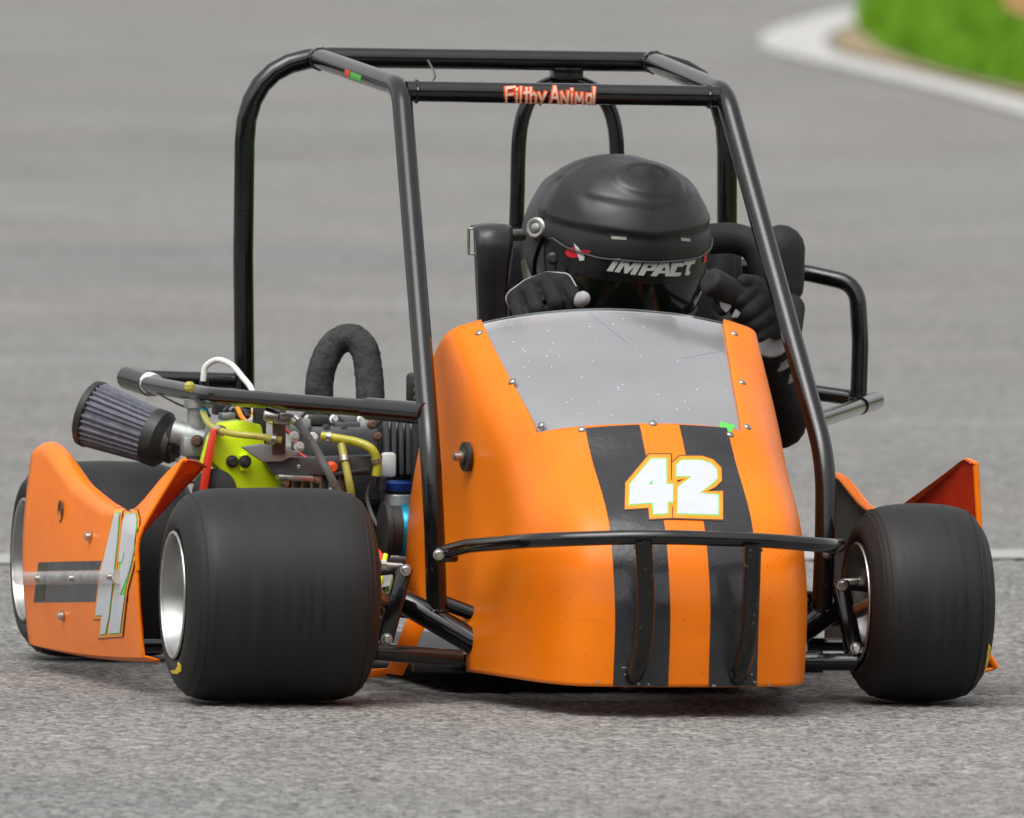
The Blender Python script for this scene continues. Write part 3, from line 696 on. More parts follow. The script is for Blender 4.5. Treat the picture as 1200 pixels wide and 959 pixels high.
# ---- chassis ---------------------------------------------------------------
main = [(-.30, 1.12, .085), (-.315, .30, .115), (-.310, .090, .134), (-.190, .036, .062), (-.12, .03, .056), (.12, .03, .056), (.190, .036, .062), (.310, .090, .134), (.315, .30, .115), (.30, 1.12, .085)]
fr = tube('frame_rail', main, r=.0170, rad=.035)
fr['label'] = 'black main frame tube'
tube('frame_brace', [(-.25, .078, .128), (-.185, .062, .104)], r=.010)
tube('frame_brace', [(.25, .078, .128), (.185, .062, .104)], r=.010)
tube('lower_rail', [(-.27, .55, .048), (-.26, .22, .048), (-.16, .03, .046), (.16, .03, .046), (.26, .22, .048), (.27, .55, .048)], r=.010, rad=.06)
MB().box((0, .60, .036), (.46, .76, .006)).build('floor_pan', 'dark', kart)
MB().tube([(-.46, 1.04, .136), (.30, 1.04, .134)], .0160, 16).build('rear_axle', 'steel', kart)
cb = MB().box(P(522, 777, .11), (.090, .018, .024)).build('front_cross_member', 'tube', kart)
for x in (489, 502, 524): bolt(cb, P(x, 773, .099), (0, -1, 0), .0035, .004)
def corner(side):
    if side < 0:
        a, b_ = P(474, 664, .03), P(450, 752, .02)
        ax0, ax1 = P(474, 765, .01), Vector((-.40, 0, .142))
    else:
        a, b_ = P(984, 682, .04), P(1001, 762, .02)
        ax0, ax1 = P(940, 777, .01), P(1000, 777, 0)
    d = (b_-a); n_ = Vector((-d.z, 0, d.x)).normalized()
    k = MB().plate([a+n_*.011, b_+n_*.011, b_-n_*.011, a-n_*.011], .022, .003).build('kingpin_bracket', 'tube', kart)
    for p in (a+d*.04, a+d*.96): bolt(k, p+Vector((0, -.012, 0)), (0, -1, 0), .0055, .007)
    for p in (a, b_):
        MB().tube([p+Vector((side*.03, -.002, .002)), p+Vector((side*.004, -.002, 0))], .0045, 10).build('kingpin_bolt', 'steel', k)
        MB().lathe([(.007, 0), (.007, .007)], p+Vector((side*.026, -.002, .002)), (side, 0, 0), 6).build('nut', 'steel', k, 20)
    MB().tube([p for p in (a+Vector((side*.004, .012, -.004)), a+Vector((side*.05, .02, -.012)), b_+Vector((side*.05, .01, .012)), b_+Vector((side*.004, .01, .004)))], .006, 10).build('spring_link', 'dark', k)
    hub = Vector((side*(.36 if side < 0 else .325), 0, .14 if side < 0 else .131))
    MB().tube([(a+b_)/2+Vector((0, .02, 0)), hub], .011, 12).build('stub_axle', 'steel', kart)
    MB().tube([Vector((side*.05, .17, .085)), (a+b_)/2+Vector((side*.02, .12, -.015))], .005, 10).build('tie_rod', 'dark', kart)
    return k
corner(-1); corner(1)
# square-cut axle sleeve on the seat side, pod bar on the engine side
ab = MB().tube(PL([(900, 776, .02), (1004, 776, .0)]), .0115, 16).build('axle_beam', 'tube', kart)
MB().tube(PL([(905, 776, .02), (964, 776, .01)]), .0148, 16).build('sleeve', 'tube', ab)
ab = MB().tube(PL([(540, 772, .02), (440, 764, .0)]), .0115, 16).build('axle_beam', 'tube', kart)
MB().plate(PL([(478, 722, .19), (498, 735, .19), (472, 792, .17), (452, 789, .17)]), .005).build('pod_strap', 'orange', kart)
MB().plate(PL([(424, 785, .2), (456, 783, .2), (452, 793, .2), (424, 795, .2)]), .01).build('pod_strap', 'orange', kart)
tube('pod_bar', [P(150, 757, .27), P(240, 757, .28), Vector((-.30, .29, .06))], r=.009)
tube('pod_bar', [(.30, .29, .06), (.52, .27, .06)], r=.009)

# ---- side pods -------------------------------------------------------------
ZT = [(0, .296), (.04, .309), (.12, .306), (.22, .288), (.36, .262), (.58, .242), (.76, .236), (.86, .240), (.92, .252), (.96, .280), (1.0, .325)]
ZL = [(0, .256), (.06, .270), (.14, .268), (.30, .232), (.44, .222), (.54, .234), (.86, .300), (.94, .317), (.98, .318), (1.0, .308)]
def smooth_ztop(a, T=ZT): return sum(float(np.interp(min(1, max(0, a+k*.012)), [p[0] for p in T], [p[1] for p in T])) for k in range(-3, 4))/7
YF, YB = .175, .85
def pod(side):
    G_ = []; s = 1 if side > 0 else -1
    al = list(np.linspace(0, .8, 34))+list(np.linspace(.8, 1, 22))[1:]
    for a in al:
        Yp = YB-(YB-YF)*a; row = []
        if side < 0: x0 = -.668+.030*a; bul = -.010; bot = .030+.020*a*a; top = smooth_ztop(a)
        else: x0 = .455+.052*a; bul = .004; bot = .035; top = smooth_ztop(a, ZL)
        def X_(t, z):
            cur = max(0, (z-.215)/.11)*max(0, (a-.80)/.20)**1.3            # front horn leans over the tyre
            return x0 + bul*math.sin(t*math.pi) - s*(.056 if side < 0 else .004)*cur + s*.030*max(0, 1-t*6)*max(0, a-.7)/.3*(1 if side > 0 else 0)
        for k in range(5):                                   # bottom lip turned in
            t = k/4; row.append(Vector((X_(0, 0)-s*.022*(1-t), Yp, bot-.006*(1-t))))
        lip = (.016 if side < 0 else .009)*min(1, max(.22, (1-a)*2.6)); zt = top-lip
        for k in range(1, 19):
            t = k/18; z = bot+(zt-bot)*t; row.append(Vector((X_(t, z), Yp, z)))
        xt = X_(1, zt)
        for k in range(1, 9):                                # rolled top edge
            t = k/8*math.pi*.8; row.append(Vector((xt-s*lip*(1-math.cos(t)), Yp, zt+lip*math.sin(t))))
        G_.append(row)
    return MB().grid(G_).build('side_pod', 'orange', kart, 60, solid=0.004, off=0), G_
podr, GR_ = pod(-1); tag(podr, 'orange side pod with number 42 on the engine side')
podl, GL_ = pod(1); tag(podl, 'orange side pod on the seat side')
BP = bvh_of([podr])
# glossy inner faces: shade on the orange coloured red, road's reflection coloured grey
def liner(G_, s, r0, r1, m='orange_shaded'):
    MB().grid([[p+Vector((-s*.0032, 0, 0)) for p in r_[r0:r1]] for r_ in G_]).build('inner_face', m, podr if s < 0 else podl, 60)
liner(GR_, -1, 6, 24); liner(GL_[:18], 1, 4, 23, 'road_sheen'); liner(GL_[17:], 1, 4, 12, 'road_sheen'); liner(GL_[17:], 1, 11, 31)
MB().tube(smoothpath(GL_[0][4::3], 3), .0034, 8).build('rear_edge', 'orange_shaded', podl)
# returned front edge of the horn
G_ = []
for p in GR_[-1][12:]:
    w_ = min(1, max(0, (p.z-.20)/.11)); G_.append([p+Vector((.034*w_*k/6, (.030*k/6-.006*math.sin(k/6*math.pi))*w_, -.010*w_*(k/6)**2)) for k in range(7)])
MB().grid(G_).build('horn_return', 'orange_shaded', podr, 60, solid=.003, off=0)
MB().tube(smoothpath(GR_[-1][12::3]+[GR_[-1][-1]], 3), .0032, 8).build('horn_edge', 'orange', podr)
MB().tube(smoothpath(GL_[-1][4::3]+[GL_[-1][-1]], 3), .0042, 8).build('horn_edge', 'orange', podl)
# livery of the engine-side pod
band = [(47, 659), (152, 657), (152, 705), (41, 706)]
decal('black_band', [(band, [])], BP, .0024, 'vinyl', podr, 6)
decal('green_patch', [([(47, 660), (57, 660), (54, 704), (42, 705)], [])], BP, .0027, 'olive', podr, 6)
f4 = zx([(182,155),(208,155),(197,330),(172,560),(152,760),(130,872),(100,875),(112,760),(75,760),(105,500)], 4.8, 100, 560)
t2 = zx([(245,155),(298,155),(306,195),(292,370),(272,470),(248,545),(228,600),(214,640),(240,640),(212,865),(148,870),(172,660),(205,500),(236,420),(243,362),(226,440),(203,440),(230,200)], 4.8, 100, 560)
sq = lambda p_: [(x, 752-(752-y)*.93) for x, y in p_]
number(podr, BP, sq(f4), sq(t2), None, .0030, k=.9, sx=2.0, dl=.0006, st=2.5, two_o=sq(zx([(245,155),(298,155),(306,195),(292,370),(272,470),(240,600),(235,640),(212,865),(148,870),(172,660),(205,500),(210,440),(230,200)], 4.8, 100, 560)))
rl = PL([(46, 678, .85), (100, 677, .55), (162, 676, .255)]); rl = [Vector((BP.find_nearest(p)[0].x-.007, p.y, p.z)) for p in rl]
MB().tube(smoothpath(rl, 8), .0095, 12).build('clear_rail', 'clear', podr)
for (x, y, r) in [(108, 629, .0055), (76, 722, .0055), (58, 678, .004), (98, 678, .004), (143, 676, .004)]:
    hq = BP.ray_cast(CK, dk(x, y))
    if hq[0] is not None: bolt(podr, hq[0]+Vector((-.003 if r > .005 else -.014, 0, 0)), (-1, 0, 0), r, .007)
hq = BP.ray_cast(CK, dk(73, 600))
if hq[0] is not None: MB().lathe([(.016, 0), (.016, .001), (.012, .0012), (.011, -.004)], hq[0]+Vector((-.0026, 0, 0)), (-1, 0, 0), 24).build('vent_hole', 'prd', podr)

# ---- engine ----------------------------------------------------------------
eb = MB().box((-.305, .66, .19), (.135, .20, .23), bev=.006)
for k in range(6): eb.box((-.305, .555, .13+k*.022), (.133, .012, .010), bev=.001)
eng = eb.build('engine_block', 'dark', kart)
MB().box(P(392, 518, .62), (.100, .12, .045), bev=.008).build('rocker_cover', 'grey', kart)
tk = MB().box(P(392, 497, .66), (.088, .10, .022), bev=.006).build('cover_lid', 'grey', kart)
for x in (362, 392, 424): bolt(tk, P(x, 492, .607), (0, -1, .3), .005, .008)
MB().box(P(385, 508, .575), (.07, .012, .012)).build('cover_clip', 'dark', tk)
for (x, y) in ((363, 506), (382, 503), (402, 504), (417, 512)):
    bolt(tk, P(x, y, .57), (0, -1, .2), .0048, .008, m='dark')
pl = MB().plate(PL([(306, 536), (318, 556), (444, 557), (446, 533), (372, 535)], .52), .03, .002).build('mounting_plate', 'grey', kart)
bolt(pl, P(350, 547, .50), (0, -1, 0), .002, .003)
oc = MB().lathe([(.0085, 0), (.0085, .004), (.0065, .005), (.0065, .012), (.005, .014)], P(388, 548, .505), (0, -1, 0), 18).build('drain_plug', 'prr', pl)
MB().plate(PL([(282, 524), (306, 520), (352, 530), (330, 541), (306, 541)], .50), .012, .002).build('throttle_plate', 'silver', kart)
b1 = MB().box(P(327, 506, .49), (.018, .006, .062), bev=.001).build('bracket', 'brown', kart)
MB().box(P(304, 499, .55), (.018, .006, .05), bev=.001).build('bracket', 'dark', kart)
for (x, y) in ((318, 487), (331, 491)): MB().lathe([(.007, -.01), (.0085, -.008), (.0085, .01), (.005, .012)], P(x, y, .47), (1, -.3, -.1), 12).build('hose_fitting', 'steel', b1)
for (x, y) in ((344, 512), (350, 524), (366, 513)): bolt(b1, P(x, y, .47), (0, -1, .2), .005, .012, m='white')
ne = MB().plate(PL([(258, 496), (280, 492), (302, 497), (306, 520), (316, 545), (330, 560), (340, 566), (338, 640), (264, 640), (262, 590), (256, 552), (244, 541), (240, 560), (237, 545), (246, 512)], .56), .055, .006)
neon = ne.build('clutch_cover', 'neon', kart); tag(neon, 'fluorescent yellow-green clutch cover')
MB().plate(PL([(290, 530), (280, 534), (281, 552), (290, 552)], .525), .02, .002).build('bracket', 'neon', neon)
bolt(neon, P(272, 541, .53), (0, -1, 0), .006, .009, m='dark'); bolt(neon, P(287, 541, .515), (0, -1, 0), .006, .012, m='dark')
MB().lathe([(.028, -.006), (.030, 0), (.030, .006), (.02, .008), (.008, .010)], P(252, 575, .535), (-.35, -1, 0), 28).build('sprocket', 'dark', kart)
MB().plate(PL([(248, 504), (253, 502), (241, 578), (234, 580), (240, 540)], .52), .02, .001).build('chain_guard', 'red', kart)
# carburettor and filter
cbm = MB().tube(PL([(232, 540, .66), (232, 472, .66)]), [.016, .0145], 18).tube(PL([(232, 478, .66), (232, 468, .66)]), .019, 18)
cbm.tube(PL([(203, 507, .67), (250, 518, .65)]), .0175, 18).box(P(232, 523, .645), (.046, .03, .028), bev=.004)
carb = cbm.build('carburettor', 'cast', kart)
MB().lathe([(.012, -.016), (.019, -.012), (.022, .012), (.024, .014), (.024, .018)], P(226, 553, .655), (0, 0, 1), 24).build('float_bowl', 'bowl', carb)
MB().tube(PL([(230, 573, .655), (230, 582, .655)]), .006, 10).build('drain_screw', 'brown', carb)
bolt(carb, P(231, 517, .625), (-.2, -1, 0), .006, .010, m='brown')
MB().tube(PL([(237, 486, .63), (243, 482, .63)]), .009, 12).build('hose_clip', 'cyan', carb)
f0, f1 = P(104, 484, .76), P(186, 514, .70); fd = (f1-f0)
lob = lambda i_, a_: 1+.045*(1 if math.sin(a_*30) > 0 else -1)
af = MB().tube([f0+fd*t for t in np.linspace(.05, .96, 8)], [.0445-.0085*t for t in np.linspace(.05, .96, 8)], 120, lobes=lob).build('air_filter', 'filter', kart, 25)
tag(af, 'pleated conical air filter')
fdn = fd.normalized()
MB().lathe([(.030, -.004), (.042, -.003), (.046, .0), (.047, .008), (.0445, .010)], f0, fdn, 40).build('end_cap', 'frubber', af)
MB().lathe([(.036, -.010), (.0395, -.008), (.0395, .008), (.034, .014), (.024, .022), (.024, .034)], f0+fd*.97, fdn, 40).build('neck', 'frubber', af)
MB().lathe([(.026, 0), (.028, .001), (.028, .010), (.026, .011)], f0+fd*1.14, fdn, 32).build('hose_clamp', 'dark', af)
MB().tube([f0+fd*1.12, P(212, 511, .67)], .020, 20).build('intake_boot', 'dark', carb)
# hoses
def hose(name, pts, r, m, n=7): return MB().tube(smoothpath(PL(pts), n), r, 12).build(name, m, kart, 50)
hose('fuel_hose', [(238, 484, .62), (243, 494, .58), (256, 504, .52), (278, 509, .49), (305, 512, .48), (330, 516, .475)], .0048, 'ahose')
hose('fuel_hose', [(377, 511, .52), (395, 514, .51), (420, 519, .50), (436, 527, .49), (442, 542, .49), (441, 558, .49)], .0062, 'yhose')
hose('fuel_hose', [(400, 521, .505), (405, 545, .49), (410, 570, .48), (414, 600, .49)], .0055, 'ahose')
hose('breather_hose', [(331, 490, .46), (342, 490, .45), (354, 502, .44), (372, 530, .43), (388, 560, .42), (402, 590, .43)], .0055, 'ghose')
hose('vent_hose', [(238, 447, .70), (241, 430, .70), (254, 422, .69), (270, 427, .67), (284, 442, .64), (296, 460, .60), (298, 492, .58)], .0042, 'white')
hose('cable', [(176, 455, .87), (190, 464, .80), (214, 476, .74), (240, 484, .70)], .0014, 'dark')
hose('cable', [(236, 452, .70), (250, 470, .70), (270, 482, .68), (290, 488, .62)], .0016, 'dark')
hose('spark_lead', [(278, 478, .64), (284, 490, .62), (292, 496, .60), (298, 483, .58)], .0035, 'pro')
hose('return_hose', [(286, 500, .55), (296, 494, .56), (306, 488, .57), (316, 478, .58)], .006, 'white')
MB().lathe([(.0035, -.004), (.0075, 0), (.0075, .006), (.004, .010)], P(222, 456, .60), (0, 0, 1), 16).build('brass_fitting', 'ahose', kart)
for x, y in ((236, 450), (242, 451)): MB().tube(PL([(x, y-6, .71), (x, y+8, .71)]), .003, 8).build('vent_stub', 'dark', kart)
# wrapped exhaust
ex = smoothpath(PL([(388, 545, .74), (378, 490, .74), (374, 455, .74), (380, 424, .74), (394, 402, .74), (412, 396, .73), (426, 408, .72), (432, 436, .71), (435, 490, .69), (438, 545, .66)]), 8)
rnd = [random.uniform(-.06, .06) for _ in range(200)]
MB().tube(ex, [.0195*(1+rnd[i_]*.45) for i_ in range(len(ex))], 24).build('exhaust_pipe', 'wrap', kart, 60)
# cooling fins, catch can, battery tray, drum
hd = MB().box(P(468, 570, .62), (.040, .09, .16), bev=.002).build('cylinder_head', 'dark', kart)
for k in range(5):
    x = 452+k*8.4
    MB().plate(PL([(x-2.2, 492+k*1.2, .56), (x+2.6, 492+k*1.2, .56), (x+3.4, 556, .56), (x-2, 556, .56)]), .016, .001).build('fin', 'grey', hd)
MB().plate(PL([(484, 494), (491, 497), (492, 660), (482, 660)], .54), .02, .001).build('head_plate', 'dark', hd)
cc = MB().lathe([(.0165, -.05), (.0185, -.048), (.0185, .020), (.017, .022)], P(466, 598, .52), (0, 0, 1), 28).build('catch_can', 'silver', kart)
MB().lathe([(.0205, 0), (.0205, .010), (.017, .013), (.010, .014)], P(466, 575, .52), (0, 0, 1), 12).build('cap', 'blue', cc)
MB().tube(PL([(447, 560, .50), (447, 574, .50)]), .007, 12).build('outlet', 'dark', cc)
MB().box(P(455, 545, .55), (.020, .02, .034), bev=.005).build('float_chamber', 'white', kart)
bx = MB().box(P(482, 540, .66), (.075, .10, .018), bev=.003).build('battery_box', 'silver', kart)
MB().box(P(478, 528, .70), (.05, .06, .016), bev=.003).build('lid', 'silver', bx)
MB().box(P(482, 565, .66), (.075, .10, .032), bev=.003).build('tray', 'grey', bx)
bolt(bx, P(478, 540, .606), (0, -1, 0), .005, .006, m='dark')
MB().tube(PL([(452, 522, .74), (500, 524, .74)]), .004, 8).build('ignition_lead', 'yhose', kart)
dr = MB().lathe([(.034, -.03), (.040, -.028), (.040, -.021), (.034, -.019), (.034, .019), (.040, .021), (.040, .028), (.034, .03)], P(472, 622, .47), (1, 0, 0), 36).build('clutch_drum', 'dark', kart)
MB().lathe([(.0342, -.010), (.0355, -.008), (.0355, .008), (.0342, .010)], P(476, 622, .47), (1, 0, 0), 36).build('drum_band', 'cyan', dr)
MB().box(P(485, 455, .60), (.020, .02, .042), bev=.006).build('ignition_coil', 'dark', kart)
for y in (448, 458, 467): bolt(kart, P(489, y, .588), (.4, -1, 0), .004, .004)

ck = MB().box(P(362, 574, .56), (.09, .06, .045), bev=.006)
for k in range(7): ck.box(P(330+k*11, 570, .525), (.004, .02, .034), bev=.001)
ck = ck.build('crankcase', 'cast', kart)
for (x, y) in ((334, 566), (352, 582), (372, 562), (388, 576), (340, 588)): bolt(ck, P(x, y, .515), (0, -1, 0), .0042, .006)
for (x, y, r) in ((330, 600, .012), (330, 578, .009), (442, 512, .006), (436, 498, .006)): MB().lathe([(r, -.006), (r*1.1, 0), (r*1.1, .005), (r*.6, .008)], P(x, y, .50), (0, -1, .1), 16).build('boss', 'brown', ck)
for (x, y, Y_, w_, h_, m_) in ((350, 500, .60, .030, .020, 'cast'), (372, 493, .60, .026, .012, 'dark'), (405, 500, .59, .034, .012, 'grey'), (428, 506, .60, .022, .030, 'cast'), (438, 520, .58, .018, .026, 'dark'),
        (312, 517, .57, .016, .020, 'steel'), (282, 486, .66, .022, .016, 'dark'), (266, 488, .66, .020, .010, 'cast'), (258, 476, .70, .018, .024, 'dark'), (247, 508, .60, .012, .022, 'cast'), (345, 560, .50, .05, .008, 'steel'), (410, 553, .505, .05, .006, 'dark')):
    MB().box(P(x, y, Y_), (w_, .03, h_), Matrix.Rotation(random.uniform(-.15, .15), 3, 'Y').to_euler(), .002).build('engine_fitting', m_, kart)
for pts, r_, m_ in (([(262, 482, .66), (272, 474, .66), (284, 480, .65), (292, 488, .62), (306, 484, .60)], .0026, 'dark'), ([(350, 492, .58), (362, 482, .60), (380, 484, .62), (398, 490, .60), (412, 500, .58)], .0024, 'dark'),
        ([(330, 500, .53), (345, 515, .53), (352, 532, .52), (366, 540, .51)], .0022, 'red'), ([(436, 560, .52), (430, 580, .52), (436, 604, .51), (446, 622, .50)], .003, 'ghose'), ([(440, 500, .6), (452, 486, .6), (466, 482, .62), (478, 478, .62)], .0024, 'dark'),
        ([(452, 650, .10), (446, 680, .08), (440, 700, .06)], .0035, 'neon'), ([(436, 640, .16), (446, 652, .14), (452, 668, .10)], .0045, 'red'), ([(290, 470, .70), (300, 480, .66), (312, 492, .62), (322, 498, .58)], .0022, 'yhose')):
    hose('wiring', pts, r_, m_)
for pts in ([(256, 504, .52), (260, 505.5, .513)], [(318, 514, .477), (323, 515, .476)], [(383, 512, .515), (388, 513, .513)], [(440, 538, .49), (441, 543, .49)], [(403, 535, .495), (404, 541, .492)], [(345, 491, .449), (349, 495, .445)]):
    MB().tube(PL(pts), .0078, 12).build('hose_clamp', 'steel', kart)
for k in range(5):
    x = 470-k*1.2; MB().lathe([(.012, -.0016), (.0135, 0), (.012, .0016)], P(x-30, 672+k*9, .14), (.1, -.2, 1), 18).build('spring_coil', 'neon', kart)
# weld beads where the tubes meet
def weld(c_, ax_, r_):
    u_ = Vector(ax_).orthogonal().normalized(); v_ = Vector(ax_).normalized().cross(u_)
    pts = [Vector(c_)+(u_*math.cos(t)+v_*math.sin(t))*r_ for t in np.linspace(0, 2*math.pi, 40, endpoint=False)]
    MB().tube(pts, [.0024+.0006*math.sin(i_*1.9) for i_ in range(40)], 8, closed=True).build('weld_bead', 'tube', kart)
A0, A1 = P(476, 107, .503), P(842, 113, .503); dd_ = (A1-A0).normalized()
weld(A0+dd_*.014, dd_, TR); weld(A1-dd_*.014, dd_, TR)
weld(P(512, 716, .07), (0, 0, 1), TR); weld(P(963, 716, .07), (0, 0, 1), TR)
weld(P(376, 69.5, .95), (P(470, 102, .5)-P(372, 68, .965)), TR); weld(P(767, 73.5, .945), (P(849, 108, .5)-P(763, 72, .965)), TR)
weld(P(497, 484, .14), (P(500, 484, .13)-P(246, 464, .60)), .0152); weld(P(1006, 468, .93), (0, 0, 1), .0118)
for (x, y) in ((754, 641), (882, 645)): weld(P(x, y, -.366), (0, 0, 1), .0105)
# chipped vinyl and paint round the bumper feet
for cxx, cyy in ((731, 782), (733, 790), (862, 786), (866, 793), (880, 790), (883, 799), (748, 801), (836, 803), (760, 802), (900, 803), (700, 799)):
    pl_ = [(cxx+random.uniform(.8, 3.0)*math.cos(t), cyy+random.uniform(.5, 2.2)*math.sin(t)) for t in np.linspace(0, 2*math.pi, 8, endpoint=False)]
    decal('paint_chip', [(pl_, [])], BN, .0036, 'bowl', nose, 6)

# ---- steering, seat ----------------------------------------------------------
wc = P(752, 395, .40); wax = Vector((0, -.80, .60)).normalized(); wu = Vector((1, 0, 0)); wv = wax.cross(wu)*-1
if wv.z < 0: wv = -wv
ring = []
for t in np.linspace(R_(62), R_(360-62), 40):
    ring.append(wc + wu*math.sin(t)*.128 + wv*math.cos(t)*.088)
stw = MB().tube(ring, .0135, 14).build('steering_wheel', 'pad', kart); tag(stw, 'black open-topped steering wheel')
for s in (-1, 1): MB().tube([wc, wc+wu*s*.118-wv*.01], .007, 10).build('spoke', 'alu', stw)
MB().lathe([(.030, -.012), (.034, -.008), (.034, .004), (.026, .007)], wc, wax, 28).build('hub', 'alu', stw)
MB().lathe([(.014, -.02), (.0165, -.016), (.0165, .012), (.012, .016)], P(755, 437, .085), (0, -.75, .66), 28).build('display_pod', 'white', kart)
MB().lathe([(.040, -.02), (.042, -.016), (.042, -.004), (.038, -.002)], P(757, 455, .085), (0, -.75, .66), 32).build('dash_disc', 'silver', kart)
MB().tube([P(757, 470, .10)+Vector((math.cos(t)*.045, math.sin(t)*.03, math.sin(t)*.02)) for t in np.linspace(.2, 2.9, 20)], .003, 8).build('dash_hoop', 'alu', kart)
MB().tube([P(806, 500, .04)+Vector((math.cos(t)*.045, math.sin(t)*.02, math.sin(t)*.03)) for t in np.linspace(.2, 2.9, 20)], .003, 8).build('dash_hoop', 'alu', kart)
MB().tube([wc, Vector((wc.x*.6, -.05, .12))], .011, 12).build('steering_column', 'steel', kart)
MB().lathe([(.05, -.02), (.055, -.015), (.055, .01), (.05, .013), (.046, .010)], P(800, 500, .14), (0, -.6, .8), 32).build('gauge', 'dark', kart)
SX = .15
sg = []
for zi, z in enumerate(np.linspace(.06, .60, 16)):
    t = zi/15; row = []; hw = .165+.030*math.sin(min(1, t*1.3)*math.pi*.5); dep = .30*(1-t)**1.2+.16
    for k in range(33):
        a = math.pi*k/32; c_ = math.cos(a)
        ex_ = math.copysign(abs(c_)**.55, c_)
        row.append(Vector((SX-hw*ex_, .93+.05*t-dep+dep*math.sin(a)**.6, z)))
    sg.append(row)
MB().grid(sg, skip=lambda i, j: (i >= 11 and (j < 4 or j > 27))).build('seat', 'seat', kart, 60, solid=.006)
# shoulder support standing beside the helmet (engine side)
G_ = []
for (y, xl, xr, Y_) in [(268, 551, 594, .74), (266, 554, 597, .70), (271, 557, 600, .672), (285, 558, 600, .66), (310, 560, 596, .66), (340, 561, 594, .67), (375, 562, 594, .68), (420, 562, 596, .69)]:
    G_.append([P(xl+(xr-xl)*k/8, y-2.5*math.sin(k/8*math.pi), Y_-.008*math.sin(k/8*math.pi)) for k in range(9)])
G_ = [list(r_) for r_ in zip(*[cr([tuple(G_[i_][k]) for i_ in range(len(G_))], 5) for k in range(9)])]
G_ = [[Vector(p) for p in r_] for r_ in G_]
ss = MB().grid(G_).build('shoulder_support', 'seat', kart, 60, solid=.005)
MB().tube(PL([(556, 268, .70), (549, 268, .70), (549, 298, .70), (557, 298, .70)]), .0022, 8).build('buckle', 'steel', ss)
MB().tube(PL([(596, 276, .72), (612, 276, .74)]), .008, 12).build('support_bolt', 'steel', ss)
MB().tube(smoothpath(PL([(600, 290, .70), (597, 310, .70), (593, 340, .70), (594, 372, .70)])), .003, 8).build('support_edge', 'steel', ss)
# head restraint on the seat side
tube('head_restraint', PL([(820, 281, .84), (862, 280, .84), (884, 290, .83), (898, 322, .82), (905, 380, .82)]), r=.0215, m='pad', smooth=True)
MB().capsule(P(915, 292, .86), P(917, 335, .86), .034, .030, 20).build('shoulder_pad', 'pad', kart)
MB().capsule(P(926, 362, .80), P(922, 398, .78), .021, .020, 16).build('shoulder_pad', 'pad', kart)

# ================================================================== DRIVER
base = Vector((SX-.02, .74, .07))
drv = bpy.data.objects.new('person', None); COL.objects.link(drv); drv.matrix_world = KM @ Matrix.Translation(base)
drv['shift'] = tuple(base); drv.empty_display_size = .2
tag(drv, 'driver in black helmet, black suit and black gloves gripping the steering wheel', 'person')
HR, HL = P(640, 352, .395), P(885, 365, .40)                      # hands on the wheel
nodes = {'pel': ((.14, .76, .15), .105), 'bel': ((.14, .80, .26), .105), 'che': ((.14, .81, .37), .115), 'nec': ((.135, .79, .455), .055), 'hea': ((.13, .755, .54), .085),
 'shR': ((-.005, .79, .40), .058), 'elR': ((-.075, .62, .36), .042), 'wrR': (tuple(HR+Vector((-.012, .055, -.045))), .026),
 'shL': ((.285, .79, .40), .058), 'elL': ((.335, .60, .34), .042), 'wrL': (tuple(HL+Vector((.018, .045, -.055))), .026),
 'hpR': ((.07, .70, .14), .080), 'knR': ((.03, .34, .25), .056), 'anR': ((.05, .02, .12), .036), 'toR': ((.05, -.07, .10), .026),
 'hpL': ((.21, .70, .14), .080), 'knL': ((.17, .34, .25), .056), 'anL': ((.11, .02, .12), .036), 'toL': ((.11, -.07, .10), .026)}
keys = list(nodes); ed = [('pel', 'bel'), ('bel', 'che'), ('che', 'nec'), ('nec', 'hea'), ('che', 'shR'), ('shR', 'elR'), ('elR', 'wrR'), ('che', 'shL'), ('shL', 'elL'), ('elL', 'wrL'),
 ('pel', 'hpR'), ('hpR', 'knR'), ('knR', 'anR'), ('anR', 'toR'), ('pel', 'hpL'), ('hpL', 'knL'), ('knL', 'anL'), ('anL', 'toL')]
me = bpy.data.meshes.new('body'); me.from_pydata([nodes[k][0] for k in keys], [(keys.index(a_), keys.index(b_)) for a_, b_ in ed], [])
body = bpy.data.objects.new('body', me); COL.objects.link(body); me.materials.append(M['suit'])
bm = bmesh.new(); bm.from_mesh(me); sl = bm.verts.layers.skin.verify(); bm.verts.ensure_lookup_table()
for i_, k in enumerate(keys):
    bm.verts[i_][sl].radius = (nodes[k][1], nodes[k][1]); bm.verts[i_][sl].use_root = (k == 'pel')
bm.to_mesh(me); bm.free()
body.modifiers.new('skin', 'SKIN').use_smooth_shade = True
ss_ = body.modifiers.new('sub', 'SUBSURF'); ss_.levels = 2; ss_.render_levels = 2
attach(body, drv); tag(body, 'black race suit')

